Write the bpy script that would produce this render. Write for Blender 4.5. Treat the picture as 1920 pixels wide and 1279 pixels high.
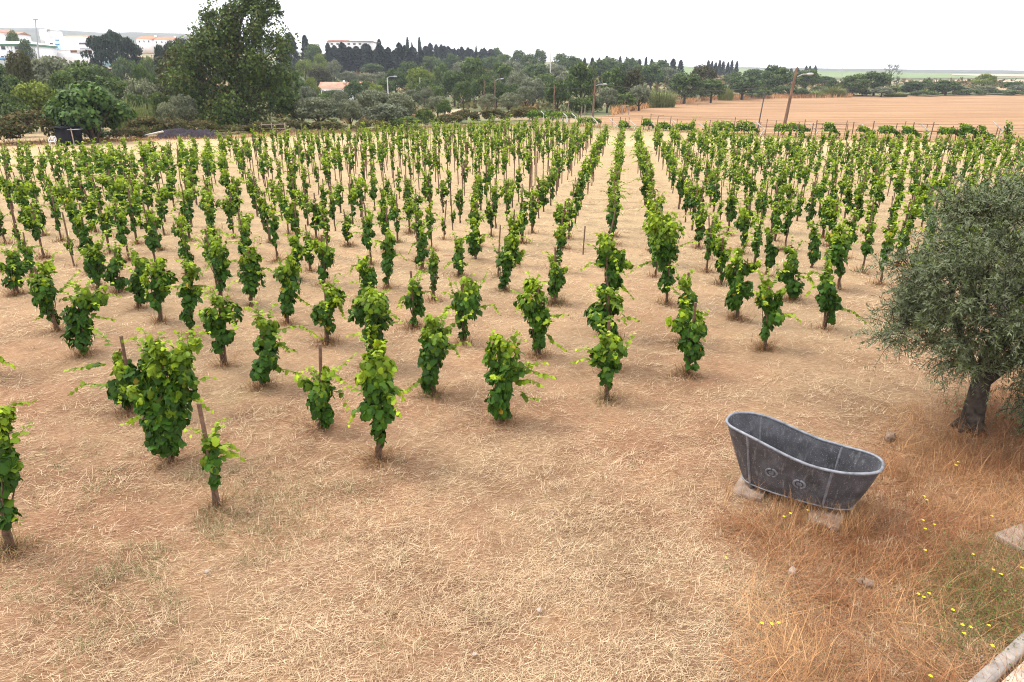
import bpy, math
import numpy as np
from mathutils import Vector

for o in list(bpy.data.objects):
    bpy.data.objects.remove(o)
sc = bpy.context.scene
COL = sc.collection
RNG = np.random.default_rng(7)

# ------------------------------------------------------------------ camera, sky, sun, exposure
PITCH = math.radians(20.34); CAM_H = 4.8; FPX = 1280.0
cam = bpy.data.cameras.new('camera'); cam.lens = 24.0; cam.sensor_width = 36.0; cam.clip_start = .1; cam.clip_end = 20000
camo = bpy.data.objects.new('camera', cam); COL.objects.link(camo)
camo.location = (0, 0, CAM_H); camo.rotation_euler = (math.pi / 2 - PITCH, 0, 0)
sc.camera = camo

SUN_EL, SUN_AZ = math.radians(58), math.radians(-70)      # azimuth measured from +Y towards +X
w = bpy.data.worlds.new('World'); sc.world = w; w.use_nodes = True
nt = w.node_tree; nt.nodes.clear()
sky = nt.nodes.new('ShaderNodeTexSky'); sky.sky_type = 'NISHITA'; sky.sun_disc = False
sky.sun_elevation = SUN_EL; sky.sun_rotation = SUN_AZ; sky.air_density = 1.0; sky.dust_density = 6.0
tc = nt.nodes.new('ShaderNodeTexCoord')
mp = nt.nodes.new('ShaderNodeMapping'); mp.inputs['Scale'].default_value = (1.2, 1.2, 5.0)
nz = nt.nodes.new('ShaderNodeTexNoise'); nz.inputs['Scale'].default_value = 1.6; nz.inputs['Detail'].default_value = 5
cr = nt.nodes.new('ShaderNodeValToRGB')                       # even cloud deck, faint grey bellies
cr.color_ramp.elements[0].position = .30; cr.color_ramp.elements[0].color = (8.3, 8.35, 8.8, 1)
cr.color_ramp.elements[1].position = .62; cr.color_ramp.elements[1].color = (9.9, 9.9, 10.3, 1)
mx = nt.nodes.new('ShaderNodeMix'); mx.data_type = 'RGBA'; mx.inputs[0].default_value = .93
bg = nt.nodes.new('ShaderNodeBackground'); bg.inputs['Strength'].default_value = .125
wo = nt.nodes.new('ShaderNodeOutputWorld')
L = nt.links
L.new(tc.outputs['Generated'], mp.inputs['Vector']); L.new(mp.outputs[0], nz.inputs['Vector']); L.new(nz.outputs[0], cr.inputs[0])
L.new(sky.outputs[0], mx.inputs[6]); L.new(cr.outputs[0], mx.inputs[7]); L.new(mx.outputs[2], bg.inputs[0]); L.new(bg.outputs[0], wo.inputs[0])

sun = bpy.data.lights.new('sun', 'SUN'); sun.energy = 1.4; sun.angle = math.radians(20); sun.color = (1, .96, .9)
suno = bpy.data.objects.new('sun', sun); COL.objects.link(suno)
sd = Vector((math.sin(SUN_AZ) * math.cos(SUN_EL), math.cos(SUN_AZ) * math.cos(SUN_EL), math.sin(SUN_EL)))
suno.rotation_euler = sd.to_track_quat('Z', 'Y').to_euler()

sc.view_settings.view_transform = 'Standard'; sc.view_settings.look = 'None'
sc.view_settings.gamma = 1; sc.view_settings.exposure = 1.1; sc.view_settings.use_curve_mapping = False
sc.render.engine = 'CYCLES'
cy = sc.cycles
cy.use_denoising = True; cy.denoiser = 'OPENIMAGEDENOISE'; cy.denoising_prefilter = 'NONE'; cy.denoising_input_passes = 'RGB_ALBEDO_NORMAL'; cy.filter_width = 1.1
cy.max_bounces = 5; cy.diffuse_bounces = 3; cy.glossy_bounces = 2; cy.transmission_bounces = 3; cy.volume_bounces = 0
cy.transparent_max_bounces = 6

# ------------------------------------------------------------------ geometry of the view and of the land
CP, SP = math.cos(PITCH), math.sin(PITCH)
def ray(px, py):
    cx = (px - 960) / FPX; cyy = (639.5 - py) / FPX
    return np.array([cx, CP + cyy * SP, -SP + cyy * CP])
def elev_tan(py):                       # tangent of the elevation seen on the photograph's middle column
    d = ray(960, py); return d[2] / d[1]
def ground_at(px, py, z=0.0):
    d = ray(px, py); t = (z - CAM_H) / d[2]; return np.array([d[0] * t, d[1] * t, z])
def at_depth(px, py, Y):
    d = ray(px, py); t = Y / d[1]; return np.array([d[0] * t, Y, CAM_H + d[2] * t])
def smooth(a, b, x):
    t = np.clip((x - a) / (b - a), 0, 1); return t * t * (3 - 2 * t)
_PX = np.array([-2500, 0, 250, 500, 740, 1000, 1300, 1500, 1900, 4400.])
_P450 = np.array([105, 107, 114, 128, 134, 141, 149, 156, 158, 158.])
_P1200 = np.array([90, 92, 97, 101, 104, 115, 126, 134, 140, 140.])
_T450 = np.array([elev_tan(p) for p in _P450]); _T1200 = np.array([elev_tan(p) for p in _P1200])
def terrain(x, y):
    x = np.asarray(x, float); y = np.asarray(y, float)
    yy = np.maximum(y, 1.0)
    px = np.where(y > 0, 960 + np.clip(x / yy, -5, 5) * 1.0665 * FPX, np.where(x > 0, 4400, -2500))
    t4 = np.interp(px, _PX, _T450); t12 = np.interp(px, _PX, _T1200)
    z4 = CAM_H + 450 * t4; z12 = CAM_H + 1200 * t12
    fade = smooth(-200, 150, y)
    z = smooth(190, 480, y) * z4 + smooth(430, 1250, y) * (z12 - z4)
    return z * fade
def on_land(px, Y):
    x = (px - 960) / FPX * (Y / 1.0665); return np.array([x, Y, float(terrain(x, Y))])
_TAB = RNG.random((256, 256))
def vnoise(x, y, s=1.0, seed=0):
    x = np.asarray(x) / s + seed * 17.31; y = np.asarray(y) / s + seed * 7.77
    xi = np.floor(x).astype(int); yi = np.floor(y).astype(int); fx = x - xi; fy = y - yi
    fx = fx * fx * (3 - 2 * fx); fy = fy * fy * (3 - 2 * fy)
    a = _TAB[xi & 255, yi & 255]; b = _TAB[(xi + 1) & 255, yi & 255]; c = _TAB[xi & 255, (yi + 1) & 255]; d = _TAB[(xi + 1) & 255, (yi + 1) & 255]
    return (a * (1 - fx) + b * fx) * (1 - fy) + (c * (1 - fx) + d * fx) * fy

# ------------------------------------------------------------------ mesh helpers
def nrm(a): return a / np.maximum(np.linalg.norm(a, axis=-1, keepdims=True), 1e-9)
class G:
    def __init__(s): s.v = []; s.f = []; s.c = []; s.n = 0
    def add(s, V, F, c=None):
        V = np.asarray(V, float).reshape(-1, 3); F = np.asarray(F, int)
        s.v.append(V); s.f.append(F + s.n); s.n += len(V)
        if c is None: c = np.zeros((len(V), 4))
        c = np.asarray(c, float)
        if c.ndim == 1: c = np.tile(c, (len(V), 1))
        s.c.append(c); return s
    def box(s, c, size, rz=0, c4=None):
        x, y, z = np.asarray(size) / 2.0
        V = np.array([[-x, -y, -z], [x, -y, -z], [x, y, -z], [-x, y, -z], [-x, -y, z], [x, -y, z], [x, y, z], [-x, y, z]])
        cs, sn = math.cos(rz), math.sin(rz)
        V = V @ np.array([[cs, sn, 0], [-sn, cs, 0], [0, 0, 1]]) + np.asarray(c)
        return s.add(V, BOXF, c4)
    def tube(s, pts, rad, n=6, cap=True, c4=None):
        pts = np.asarray(pts, float); m = len(pts); rad = np.broadcast_to(np.asarray(rad, float), (m,))
        t = nrm(np.gradient(pts, axis=0)); ref = np.array([1., 0, 0]) if abs(t[0, 0]) < .8 else np.array([0, 1., 0])
        a = nrm(np.cross(t, ref)); b = np.cross(t, a)
        th = np.arange(n) * 2 * math.pi / n
        V = (pts[:, None] + rad[:, None, None] * (np.cos(th)[None, :, None] * a[:, None] + np.sin(th)[None, :, None] * b[:, None])).reshape(-1, 3)
        i = np.arange(m - 1)[:, None] * n; k = np.arange(n)[None]; k2 = (k + 1) % n
        F = np.stack([i + k, i + k2, i + n + k2, i + n + k], -1).reshape(-1, 4)
        s.add(V, F, c4)
        if cap:
            V2 = np.vstack([V[-n:], pts[-1] + t[-1] * rad[-1] * .15]); F2 = np.stack([np.arange(n), (np.arange(n) + 1) % n, np.full(n, n)], -1)
            s.add(V2, F2, c4)
        return s
    def build(s, name, mat, parent=None, smooth_=False):
        me = mesh_of(name, s, mat, smooth_); return obj(name, me, parent)
BOXF = np.array([[0, 3, 2, 1], [4, 5, 6, 7], [0, 1, 5, 4], [1, 2, 6, 5], [2, 3, 7, 6], [3, 0, 4, 7]])
def mesh_of(name, g, mat, smooth_=False):
    V = np.vstack(g.v).astype(np.float32); C = np.vstack(g.c).astype(np.float32)
    loops = np.concatenate([f.ravel() for f in g.f]).astype(np.int32)
    cnt = np.concatenate([np.full(len(f), f.shape[1]) for f in g.f]); start = np.concatenate([[0], np.cumsum(cnt)[:-1]]).astype(np.int32)
    me = bpy.data.meshes.new(name)
    me.vertices.add(len(V)); me.vertices.foreach_set('co', V.ravel())
    me.loops.add(len(loops)); me.loops.foreach_set('vertex_index', loops)
    me.polygons.add(len(cnt)); me.polygons.foreach_set('loop_start', start)
    if smooth_: me.polygons.foreach_set('use_smooth', np.ones(len(cnt), bool))
    at = me.attributes.new('tint', 'FLOAT_COLOR', 'POINT'); at.data.foreach_set('color', C.ravel())
    me.update(calc_edges=True); me.materials.append(MAT[mat]); return me
def obj(name, me, parent=None, loc=None):
    o = bpy.data.objects.new(name, me); COL.objects.link(o)
    if parent is not None: o.parent = parent
    if loc is not None: o.location = loc
    return o
def tag(o, label=None, cat=None, group=None, kind=None):
    if label: o['label'] = label
    if cat: o['category'] = cat
    if group: o['group'] = group
    if kind: o['kind'] = kind
    return o
def thing(name, loc, label, cat, group=None, rz=0):
    o = obj(name, None, None, loc); o.empty_display_size = .2; o.rotation_euler = (0, 0, rz); return tag(o, label, cat, group)

# leaf templates: x across, y along, z out of the leaf
LEAF_VINE = (np.array([[0, .36, .07], [0, 0, 0], [-.30, -.10, -.03], [-.52, .22, -.07], [-.36, .40, -.01], [-.34, .74, -.07], [0, 1.0, -.14], [.34, .74, -.07], [.36, .40, -.01], [.52, .22, -.07], [.30, -.10, -.03]]) - [0, .3, 0],
             np.array([[0, i, i + 1] for i in range(1, 10)] + [[0, 10, 1]]))
LEAF_MID = (np.array([[0, .3, .06], [-.28, -.12, -.03], [-.5, .35, -.06], [0, 1., -.13], [.5, .35, -.06], [.28, -.12, -.03]]) - [0, .35, 0],
            np.array([[0, 1, 2], [0, 2, 3], [0, 3, 4], [0, 4, 5], [0, 5, 1]]))
LEAF_FAR = (np.array([[-.45, -.05, 0], [.45, -.05, 0], [.3, .7, -.1], [-.3, .7, -.1]]) - [0, .3, 0], np.array([[0, 1, 2, 3]]))
LEAF_OLIVE = (np.array([[0, 0, 0], [-.1, .45, -.01], [0, 1, -.04], [.1, .45, -.01]]), np.array([[0, 1, 2, 3]]))
LEAF_CARD = (np.array([[-.4, -.5, 0], [.45, -.35, .08], [.35, .5, 0], [-.5, .4, .08]]), np.array([[0, 1, 2, 3]]))
LEAF_CLUMP = (np.array([[0, -.55, 0], [.5, -.1, .1], [.22, .1, 0], [.3, .6, .05], [-.1, .25, 0], [-.5, .35, .1], [-.25, -.1, 0]]), np.array([[0, 1, 2], [0, 2, 6], [2, 3, 4], [2, 4, 6], [4, 5, 6]]))
def leaves(g, P, T, N, size, tmpl, C):
    P = np.asarray(P); T = nrm(np.asarray(T)); N = np.asarray(N); N = nrm(N - T * (N * T).sum(1, keepdims=True)); X = np.cross(T, N)
    tv, tf = tmpl; k = len(tv); n = len(P); size = np.broadcast_to(size, (n,))
    V = P[:, None] + size[:, None, None] * (tv[None, :, 0:1] * X[:, None] + tv[None, :, 1:2] * T[:, None] + tv[None, :, 2:3] * N[:, None])
    F = (np.arange(n)[:, None, None] * k + tf[None]).reshape(-1, tf.shape[1])
    g.add(V.reshape(-1, 3), F, np.repeat(C, k, axis=0))

# ------------------------------------------------------------------ materials
MAT = {}
def newmat(name):
    m = bpy.data.materials.new(name); m.use_nodes = True; MAT[name] = m
    n = m.node_tree.nodes; b = n['Principled BSDF']; return m, n, m.node_tree.links, b
def rgb(r, g, b): return (r, g, b, 1)
def noise(n, l, scale, detail=4, vec=None, rough=.6):
    t = n.new('ShaderNodeTexNoise'); t.inputs['Scale'].default_value = scale; t.inputs['Detail'].default_value = detail; t.inputs['Roughness'].default_value = rough
    if vec is not None: l.new(vec, t.inputs['Vector'])
    return t
def ramp(n, l, fac, stops):
    r = n.new('ShaderNodeValToRGB'); e = r.color_ramp.elements
    while len(e) < len(stops): e.new(.5)
    for q, (p, c) in zip(e, stops): q.position = p; q.color = c if len(c) == 4 else (*c, 1)
    l.new(fac, r.inputs[0]); return r
def mixc(n, l, fac, a, b, mode='MIX'):
    m = n.new('ShaderNodeMix'); m.data_type = 'RGBA'; m.blend_type = mode
    for i, v in ((0, fac), (6, a), (7, b)):
        if hasattr(v, 'links'): l.new(v, m.inputs[i])
        elif v is not None: m.inputs[i].default_value = v if not isinstance(v, tuple) or len(v) == 4 else (*v, 1)
    return m.outputs[2]
def bump(n, l, b, h, strength, dist):
    u = n.new('ShaderNodeBump'); u.inputs['Strength'].default_value = strength; u.inputs['Distance'].default_value = dist; l.new(h, u.inputs['Height']); l.new(u.outputs[0], b.inputs['Normal'])
def surf(name, c1, c2, scale=8, rough=.8, spec=.2, bmp=.3, bdist=.01, metal=0):
    m, n, l, b = newmat(name); t = n.new('ShaderNodeTexCoord'); z = noise(n, l, scale, 6, t.outputs['Object'])
    r = ramp(n, l, z.outputs[0], [(.3, c1), (.7, c2)]); l.new(r.outputs[0], b.inputs['Base Color'])
    b.inputs['Roughness'].default_value = rough; b.inputs['Specular IOR Level'].default_value = spec; b.inputs['Metallic'].default_value = metal
    if bmp: bump(n, l, b, z.outputs[0], bmp, bdist)
    return m
def leafmat(name, old, new, var=.35, trans=.3, rough=.5, spec=.35, hue=(.2, .12, .02), patch=None, under=None):
    """tint.r = how young the leaf is, tint.g = random per leaf, tint.b = share of dry leaf"""
    m, n, l, b = newmat(name); a = n.new('ShaderNodeAttribute'); a.attribute_name = 'tint'
    sp = n.new('ShaderNodeSeparateColor'); l.new(a.outputs['Color'], sp.inputs[0])
    c = mixc(n, l, sp.outputs[0], old, new)
    k = n.new('ShaderNodeMapRange'); l.new(sp.outputs[1], k.inputs[0]); k.inputs[3].default_value = 1 - var; k.inputs[4].default_value = 1 + var
    g = n.new('ShaderNodeVectorMath'); g.operation = 'SCALE'; l.new(c, g.inputs[0]); l.new(k.outputs[0], g.inputs[3])
    c = mixc(n, l, sp.outputs[2], g.outputs[0], hue)
    if patch:
        oi = n.new('ShaderNodeObjectInfo'); c2 = mixc(n, l, oi.outputs['Random'], tuple(x * (1 - patch) for x in (1, 1, 1)), (1 + patch, 1 + patch * .6, 1 - patch * .3)); c = mixc(n, l, 1.0, c, c2, 'MULTIPLY')
    if under:
        ge = n.new('ShaderNodeNewGeometry'); c = mixc(n, l, ge.outputs['Backfacing'], c, under)
    l.new(c, b.inputs['Base Color']); b.inputs['Roughness'].default_value = rough; b.inputs['Specular IOR Level'].default_value = spec
    t = n.new('ShaderNodeBsdfTranslucent'); l.new(c, t.inputs['Color'])
    mm = n.new('ShaderNodeMixShader'); mm.inputs[0].default_value = trans; l.new(b.outputs[0], mm.inputs[1]); l.new(t.outputs[0], mm.inputs[2]); l.new(mm.outputs[0], n['Material Output'].inputs['Surface'])
    return m
leafmat('vine_leaf', (.036, .100, .006), (.30, .41, .016), .45, .3, .55, .22, (.45, .30, .03), .16)
leafmat('vine_leaf_far', (.045, .12, .008), (.31, .40, .018), .45, .3, .55, .2, (.4, .28, .03))
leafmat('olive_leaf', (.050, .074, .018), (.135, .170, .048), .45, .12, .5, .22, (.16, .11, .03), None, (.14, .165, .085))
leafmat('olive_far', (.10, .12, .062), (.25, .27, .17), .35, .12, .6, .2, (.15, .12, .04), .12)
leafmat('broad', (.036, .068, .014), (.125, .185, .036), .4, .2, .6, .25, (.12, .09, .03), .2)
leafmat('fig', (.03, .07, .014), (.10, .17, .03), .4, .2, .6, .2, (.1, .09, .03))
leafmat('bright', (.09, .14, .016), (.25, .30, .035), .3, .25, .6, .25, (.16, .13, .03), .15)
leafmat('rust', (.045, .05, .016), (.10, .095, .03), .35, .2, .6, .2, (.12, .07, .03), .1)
leafmat('conifer', (.014, .028, .017), (.03, .05, .024), .3, .08, .7, .15, (.06, .04, .03), .2)
leafmat('reed', (.13, .17, .05), (.24, .27, .09), .3, .25, .6, .2, (.25, .2, .1), .1)
leafmat('bramble', (.045, .062, .018), (.15, .13, .045), .35, .15, .7, .15, (.2, .11, .055), .15)
leafmat('straw', (.29, .165, .085), (.82, .645, .41), .3, .12, .7, .15, (.12, .14, .04))
leafmat('tall_straw', (.22, .082, .032), (.60, .36, .165), .4, .15, .65, .2, (.09, .11, .03))
leafmat('petal', (.80, .62, .02), (.85, .7, .03), .1, .2, .6, .2)
surf('stake_wood', rgb(.09, .05, .032), rgb(.20, .125, .085), 14, .85, .15, .5, .004)
surf('stake_pale', rgb(.16, .11, .08), rgb(.33, .25, .19), 14, .85, .15, .5, .004)
surf('vine_bark', rgb(.045, .028, .018), rgb(.15, .095, .06), 22, .9, .1, .8, .01)
leafmat('ruff_straw', (.17, .075, .035), (.55, .36, .17), .35, .12, .7, .15, (.10, .12, .035))
surf('zinc_mid', rgb(.09, .09, .10), rgb(.22, .22, .235), 20, .55, .4, .3, .004, .2)
surf('olive_bark', rgb(.018, .014, .011), rgb(.10, .082, .065), 9, .95, .1, 1.0, .04)
surf('bark', rgb(.03, .022, .016), rgb(.11, .085, .065), 2, .95, .1, .5, .05)
surf('concrete', rgb(.42, .39, .35), rgb(.62, .59, .55), 4, .9, .15, .3, .01)
surf('slab', rgb(.19, .135, .10), rgb(.36, .275, .215), 7, .9, .15, .4, .01)
surf('paving_stone', rgb(.48, .36, .27), rgb(.68, .56, .46), 5, .9, .15, .4, .006)
surf('kerb_stone', rgb(.19, .16, .135), rgb(.38, .34, .30), 9, .9, .15, .5, .01)
surf('rock', rgb(.17, .11, .075), rgb(.36, .27, .2), 6, .95, .1, .6, .02)
surf('pale_rock', rgb(.28, .215, .165), rgb(.47, .39, .32), 6, .95, .1, .6, .02)
surf('white_wall', rgb(.70, .69, .68), rgb(.82, .81, .80), .3, .85, .2, 0)
surf('blue_paint', rgb(.10, .24, .42), rgb(.14, .30, .5), .4, .7, .3, 0)
surf('pale_blue', rgb(.40, .60, .70), rgb(.5, .68, .76), .4, .7, .3, 0)
surf('green_paint', rgb(.09, .22, .14), rgb(.13, .27, .18), .4, .7, .3, 0)
surf('roof_sheet', rgb(.52, .53, .52), rgb(.66, .67, .66), .2, .7, .3, 0)
surf('roof_tile', rgb(.36, .14, .075), rgb(.52, .24, .14), .8, .85, .15, 0)
surf('old_roof_tile', rgb(.28, .14, .09), rgb(.50, .29, .20), .6, .9, .15, 0)
surf('window_glass', rgb(.03, .035, .045), rgb(.07, .08, .09), .4, .25, .5, 0)
surf('dark_metal', rgb(.04, .035, .03), rgb(.09, .08, .07), 3, .6, .4, 0)
surf('grey_metal', rgb(.32, .32, .33), rgb(.45, .45, .46), 3, .5, .4, 0)
surf('pole_wood', rgb(.10, .06, .045), rgb(.24, .145, .10), 2, .9, .1, 0)
surf('rust_metal', rgb(.16, .06, .03), rgb(.30, .13, .07), 3, .8, .2, 0)
surf('white_plastic', rgb(.75, .75, .75), rgb(.82, .82, .82), 3, .4, .4, 0)
surf('netting', rgb(.022, .018, .022), rgb(.06, .048, .055), 6, .9, .1, .8, .05)
surf('shed_board', rgb(.010, .011, .016), rgb(.03, .03, .035), 2, .9, .1, 0)
surf('timber', rgb(.22, .17, .13), rgb(.36, .30, .25), 3, .9, .1, 0)
surf('hill_scrub', rgb(.07, .085, .06), rgb(.16, .15, .10), .012, .95, .05, 0)
surf('stem_green', rgb(.07, .10, .03), rgb(.12, .13, .05), 6, .8, .15, 0)

# weathered zinc of the bath: dark grey with pale specks and streaks
m, n, l, b = newmat('zinc')
t = n.new('ShaderNodeTexCoord'); z1 = noise(n, l, 5, 6, t.outputs['Object'], .65); c = ramp(n, l, z1.outputs[0], [(.3, rgb(.038, .037, .040)), (.5, rgb(.068, .067, .073)), (.72, rgb(.125, .125, .138))])
mpp = n.new('ShaderNodeMapping'); mpp.inputs['Scale'].default_value = (22, 22, 3.5); l.new(t.outputs['Object'], mpp.inputs[0]); z2 = noise(n, l, 1.0, 4, mpp.outputs[0])
r2 = ramp(n, l, z2.outputs[0], [(.56, rgb(0, 0, 0)), (.78, rgb(.6, .6, .6))]); cc = mixc(n, l, r2.outputs[0], c.outputs[0], (.30, .29, .28))
z3 = noise(n, l, 95, 2, t.outputs['Object']); r3 = ramp(n, l, z3.outputs[0], [(.645, rgb(0, 0, 0)), (.70, rgb(.8, .8, .8))]); cc = mixc(n, l, r3.outputs[0], cc, (.42, .42, .42))
z4 = noise(n, l, 9, 3, t.outputs['Object']); r4 = ramp(n, l, z4.outputs[0], [(.66, rgb(0, 0, 0)), (.78, rgb(.6, .6, .6))]); cc = mixc(n, l, r4.outputs[0], cc, (.12, .075, .045))
l.new(cc, b.inputs['Base Color']); b.inputs['Metallic'].default_value = .25; b.inputs['Roughness'].default_value = .52; b.inputs['Specular IOR Level'].default_value = .4; bump(n, l, b, z1.outputs[0], .25, .01)
m, n, l, b = newmat('zinc_rim')
t = n.new('ShaderNodeTexCoord'); z1 = noise(n, l, 14, 6, t.outputs['Object'], .65); c = ramp(n, l, z1.outputs[0], [(.3, rgb(.10, .105, .115)), (.7, rgb(.27, .28, .305))]); l.new(c.outputs[0], b.inputs['Base Color'])
b.inputs['Metallic'].default_value = .3; b.inputs['Roughness'].default_value = .5

# dry mown ground: reddish soil under straw
m, n, l, b = newmat('dry_ground')
t = n.new('ShaderNodeTexCoord'); P = t.outputs['Object']
big = noise(n, l, .22, 4, P); mid = noise(n, l, 1.6, 5, P); fine = noise(n, l, 38, 5, P, .75)
def stretched(rot, s):
    q = n.new('ShaderNodeMapping'); q.inputs['Rotation'].default_value = (0, 0, rot); q.inputs['Scale'].default_value = s; l.new(P, q.inputs[0]); return noise(n, l, 1, 4, q.outputs[0], .7)
s1 = stretched(.43, (9, 130, 1)); s2 = stretched(1.5, (8, 120, 1)); s3 = stretched(-.6, (10, 140, 1))
def mth(op, a, bb):
    q = n.new('ShaderNodeMath'); q.operation = op
    for i, v in enumerate((a, bb)):
        if hasattr(v, 'links'): l.new(v, q.inputs[i])
        else: q.inputs[i].default_value = v
    return q.outputs[0]
st = mth('MAXIMUM', s1.outputs[0], mth('MAXIMUM', s2.outputs[0], s3.outputs[0]))
soil = ramp(n, l, fine.outputs[0], [(.28, rgb(.12, .062, .04)), (.48, rgb(.29, .165, .105)), (.68, rgb(.48, .31, .21)), (.8, rgb(.62, .46, .33))])
strawc = ramp(n, l, st, [(.48, rgb(.19, .10, .058)), (.57, rgb(.44, .275, .16)), (.69, rgb(.84, .65, .43))])
lit = ramp(n, l, mid.outputs[0], [(.30, rgb(.25, .25, .25)), (.62, rgb(.85, .85, .85))])
c = mixc(n, l, lit.outputs[0], soil.outputs[0], strawc.outputs[0])
yl = ramp(n, l, big.outputs[0], [(.38, rgb(1.05, .93, .84)), (.62, rgb(1.0, 1.05, .98))]); c = mixc(n, l, 1.0, c, yl.outputs[0], 'MULTIPLY')
gz = noise(n, l, .35, 5, P); gr = ramp(n, l, gz.outputs[0], [(.60, rgb(0, 0, 0)), (.75, rgb(.45, .45, .45))]); c = mixc(n, l, gr.outputs[0], c, (.22, .20, .075))
zp = noise(n, l, .55, 6, P, .7); wr = ramp(n, l, zp.outputs[0], [(.40, rgb(.74, .70, .68)), (.52, rgb(1, 1, 1)), (.66, rgb(1.13, 1.12, 1.08))]); c = mixc(n, l, 1.0, c, wr.outputs[0], 'MULTIPLY')
sy = n.new('ShaderNodeSeparateXYZ'); l.new(P, sy.inputs[0]); fy_ = n.new('ShaderNodeMapRange'); l.new(sy.outputs[1], fy_.inputs[0]); fy_.inputs[1].default_value = 9; fy_.inputs[2].default_value = 26; fy_.inputs[4].default_value = .65
c = mixc(n, l, fy_.outputs[0], c, mixc(n, l, st, (.30, .205, .10), (.74, .575, .34)))
# farther than the vineyard: scrubby pasture on the slopes
sx = n.new('ShaderNodeSeparateXYZ'); l.new(P, sx.inputs[0])
fr = n.new('ShaderNodeMapRange'); l.new(sx.outputs[1], fr.inputs[0]); fr.inputs[1].default_value = 66; fr.inputs[2].default_value = 105
fz = noise(n, l, .013, 6, P, .6); past = ramp(n, l, fz.outputs[0], [(.36, rgb(.07, .09, .035)), (.5, rgb(.13, .14, .06)), (.6, rgb(.34, .24, .14)), (.75, rgb(.44, .31, .19))])
c = mixc(n, l, fr.outputs[0], c, past.outputs[0])
l.new(c, b.inputs['Base Color']); b.inputs['Roughness'].default_value = .95; b.inputs['Specular IOR Level'].default_value = .1
bump(n, l, b, mth('ADD', mth('MULTIPLY', st, .6), mth('ADD', mid.outputs[0], fine.outputs[0])), .9, .05)

def fieldmat(name, c1, c2, c3, rot, freq, amt):
    m, n, l, b = newmat(name); t = n.new('ShaderNodeTexCoord'); z = noise(n, l, .05, 6, t.outputs['Object'], .65); c = ramp(n, l, z.outputs[0], [(.3, c1), (.7, c2)])
    q = n.new('ShaderNodeMapping'); q.inputs['Rotation'].default_value = (0, 0, rot); q.inputs['Scale'].default_value = (freq * .04, freq, 1); l.new(t.outputs['Object'], q.inputs[0]); s = noise(n, l, 1, 3, q.outputs[0], .7)
    r = ramp(n, l, s.outputs[0], [(.42, rgb(0, 0, 0)), (.6, (amt, amt, amt, 1))]); c = mixc(n, l, r.outputs[0], c.outputs[0], c3)
    f = noise(n, l, .9, 5, t.outputs['Object'], .8); k = ramp(n, l, f.outputs[0], [(.3, rgb(.8, .8, .8)), (.7, rgb(1.15, 1.15, 1.15))]); c = mixc(n, l, 1.0, c, k.outputs[0], 'MULTIPLY')
    l.new(c, b.inputs['Base Color']); b.inputs['Roughness'].default_value = .95; b.inputs['Specular IOR Level'].default_value = .08
fieldmat('stubble', rgb(.29, .17, .085), rgb(.42, .26, .14), (.22, .12, .06), .25, .55, .95)
fieldmat('green_field', rgb(.10, .17, .06), rgb(.16, .23, .09), (.30, .27, .16), .6, .12, .5)
fieldmat('pink_field', rgb(.46, .31, .22), rgb(.55, .40, .29), (.36, .27, .17), .4, .1, .4)
fieldmat('dirt', rgb(.50, .34, .22), rgb(.62, .45, .31), (.44, .30, .18), .4, .5, .4)

# ------------------------------------------------------------------ the land
def polar_sheet(name, mat, az, rr, lift, label=None, zf=None):
    A, R = np.meshgrid(az, rr); X = R * np.sin(A); Y = R * np.cos(A); Z = (terrain(X, Y) if zf is None else zf(X, Y)) + lift
    g = G(); m_, n_ = A.shape; V = np.stack([X, Y, Z], -1).reshape(-1, 3)
    i = np.arange(m_ - 1)[:, None] * n_; k = np.arange(n_ - 1)[None]
    F = np.stack([i + k, i + k + 1, i + n_ + k + 1, i + n_ + k], -1).reshape(-1, 4)[:, ::-1]
    o = g.add(V, F).build(name, mat, smooth_=True); tag(o, label, kind='structure'); return o
az = np.concatenate([np.linspace(-math.pi, -.9, 24), np.linspace(-.88, .88, 240), np.linspace(.9, math.pi, 24)])
rr = np.concatenate([np.linspace(.01, 14, 90), np.geomspace(14.2, 3400, 165)])
def land(X, Y):
    d = np.hypot(X, Y); f = 1 - smooth(18, 40, d)
    return terrain(X, Y) + f * .05 * (vnoise(X, Y, .5, 1) - .5) + f * .03 * (vnoise(X, Y, .17, 2) - .5) - .035 * f
polar_sheet('ground', 'dry_ground', az, rr, 0, 'dry mown straw-covered ground of the vineyard', land)

def strip_sheet(name, mat, pxs, near, far, lift, label, nd=30, nx=60):
    """sheet of land between two depth curves given along the photograph's width"""
    q = np.linspace(pxs[0], pxs[-1], nx); dn = np.interp(q, pxs, near); df = np.interp(q, pxs, far)
    Y = dn[None] + (df - dn)[None] * np.linspace(0, 1, nd)[:, None]; X = (q[None] - 960) / FPX / 1.0665 * Y; Z = terrain(X, Y) + lift
    V = np.stack([X, Y, Z], -1).reshape(-1, 3); i = np.arange(nd - 1)[:, None] * nx; k = np.arange(nx - 1)[None]
    F = np.stack([i + k, i + k + 1, i + nx + k + 1, i + nx + k], -1).reshape(-1, 4)
    return tag(G().add(V, F).build(name, mat, smooth_=True), label, kind='structure')
strip_sheet('stubble_field', 'stubble', [1090, 1160, 1230, 1350, 1540, 1750, 2100], [104, 98, 92, 82, 74, 70, 62], [112, 140, 200, 262, 276, 292, 310], .03, 'harvested tan stubble field beyond the vineyard')
strip_sheet('dirt_path', 'dirt', [835, 860, 900, 950], [138, 136, 132, 128], [165, 172, 150, 130], .03, 'pale dirt track between olive trees and scrub')
strip_sheet('dirt_road', 'dirt', [60, 190, 290, 400], [290, 300, 310, 315], [325, 350, 352, 340], .25, 'bare tan lot below the pine trees on the left')
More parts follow.
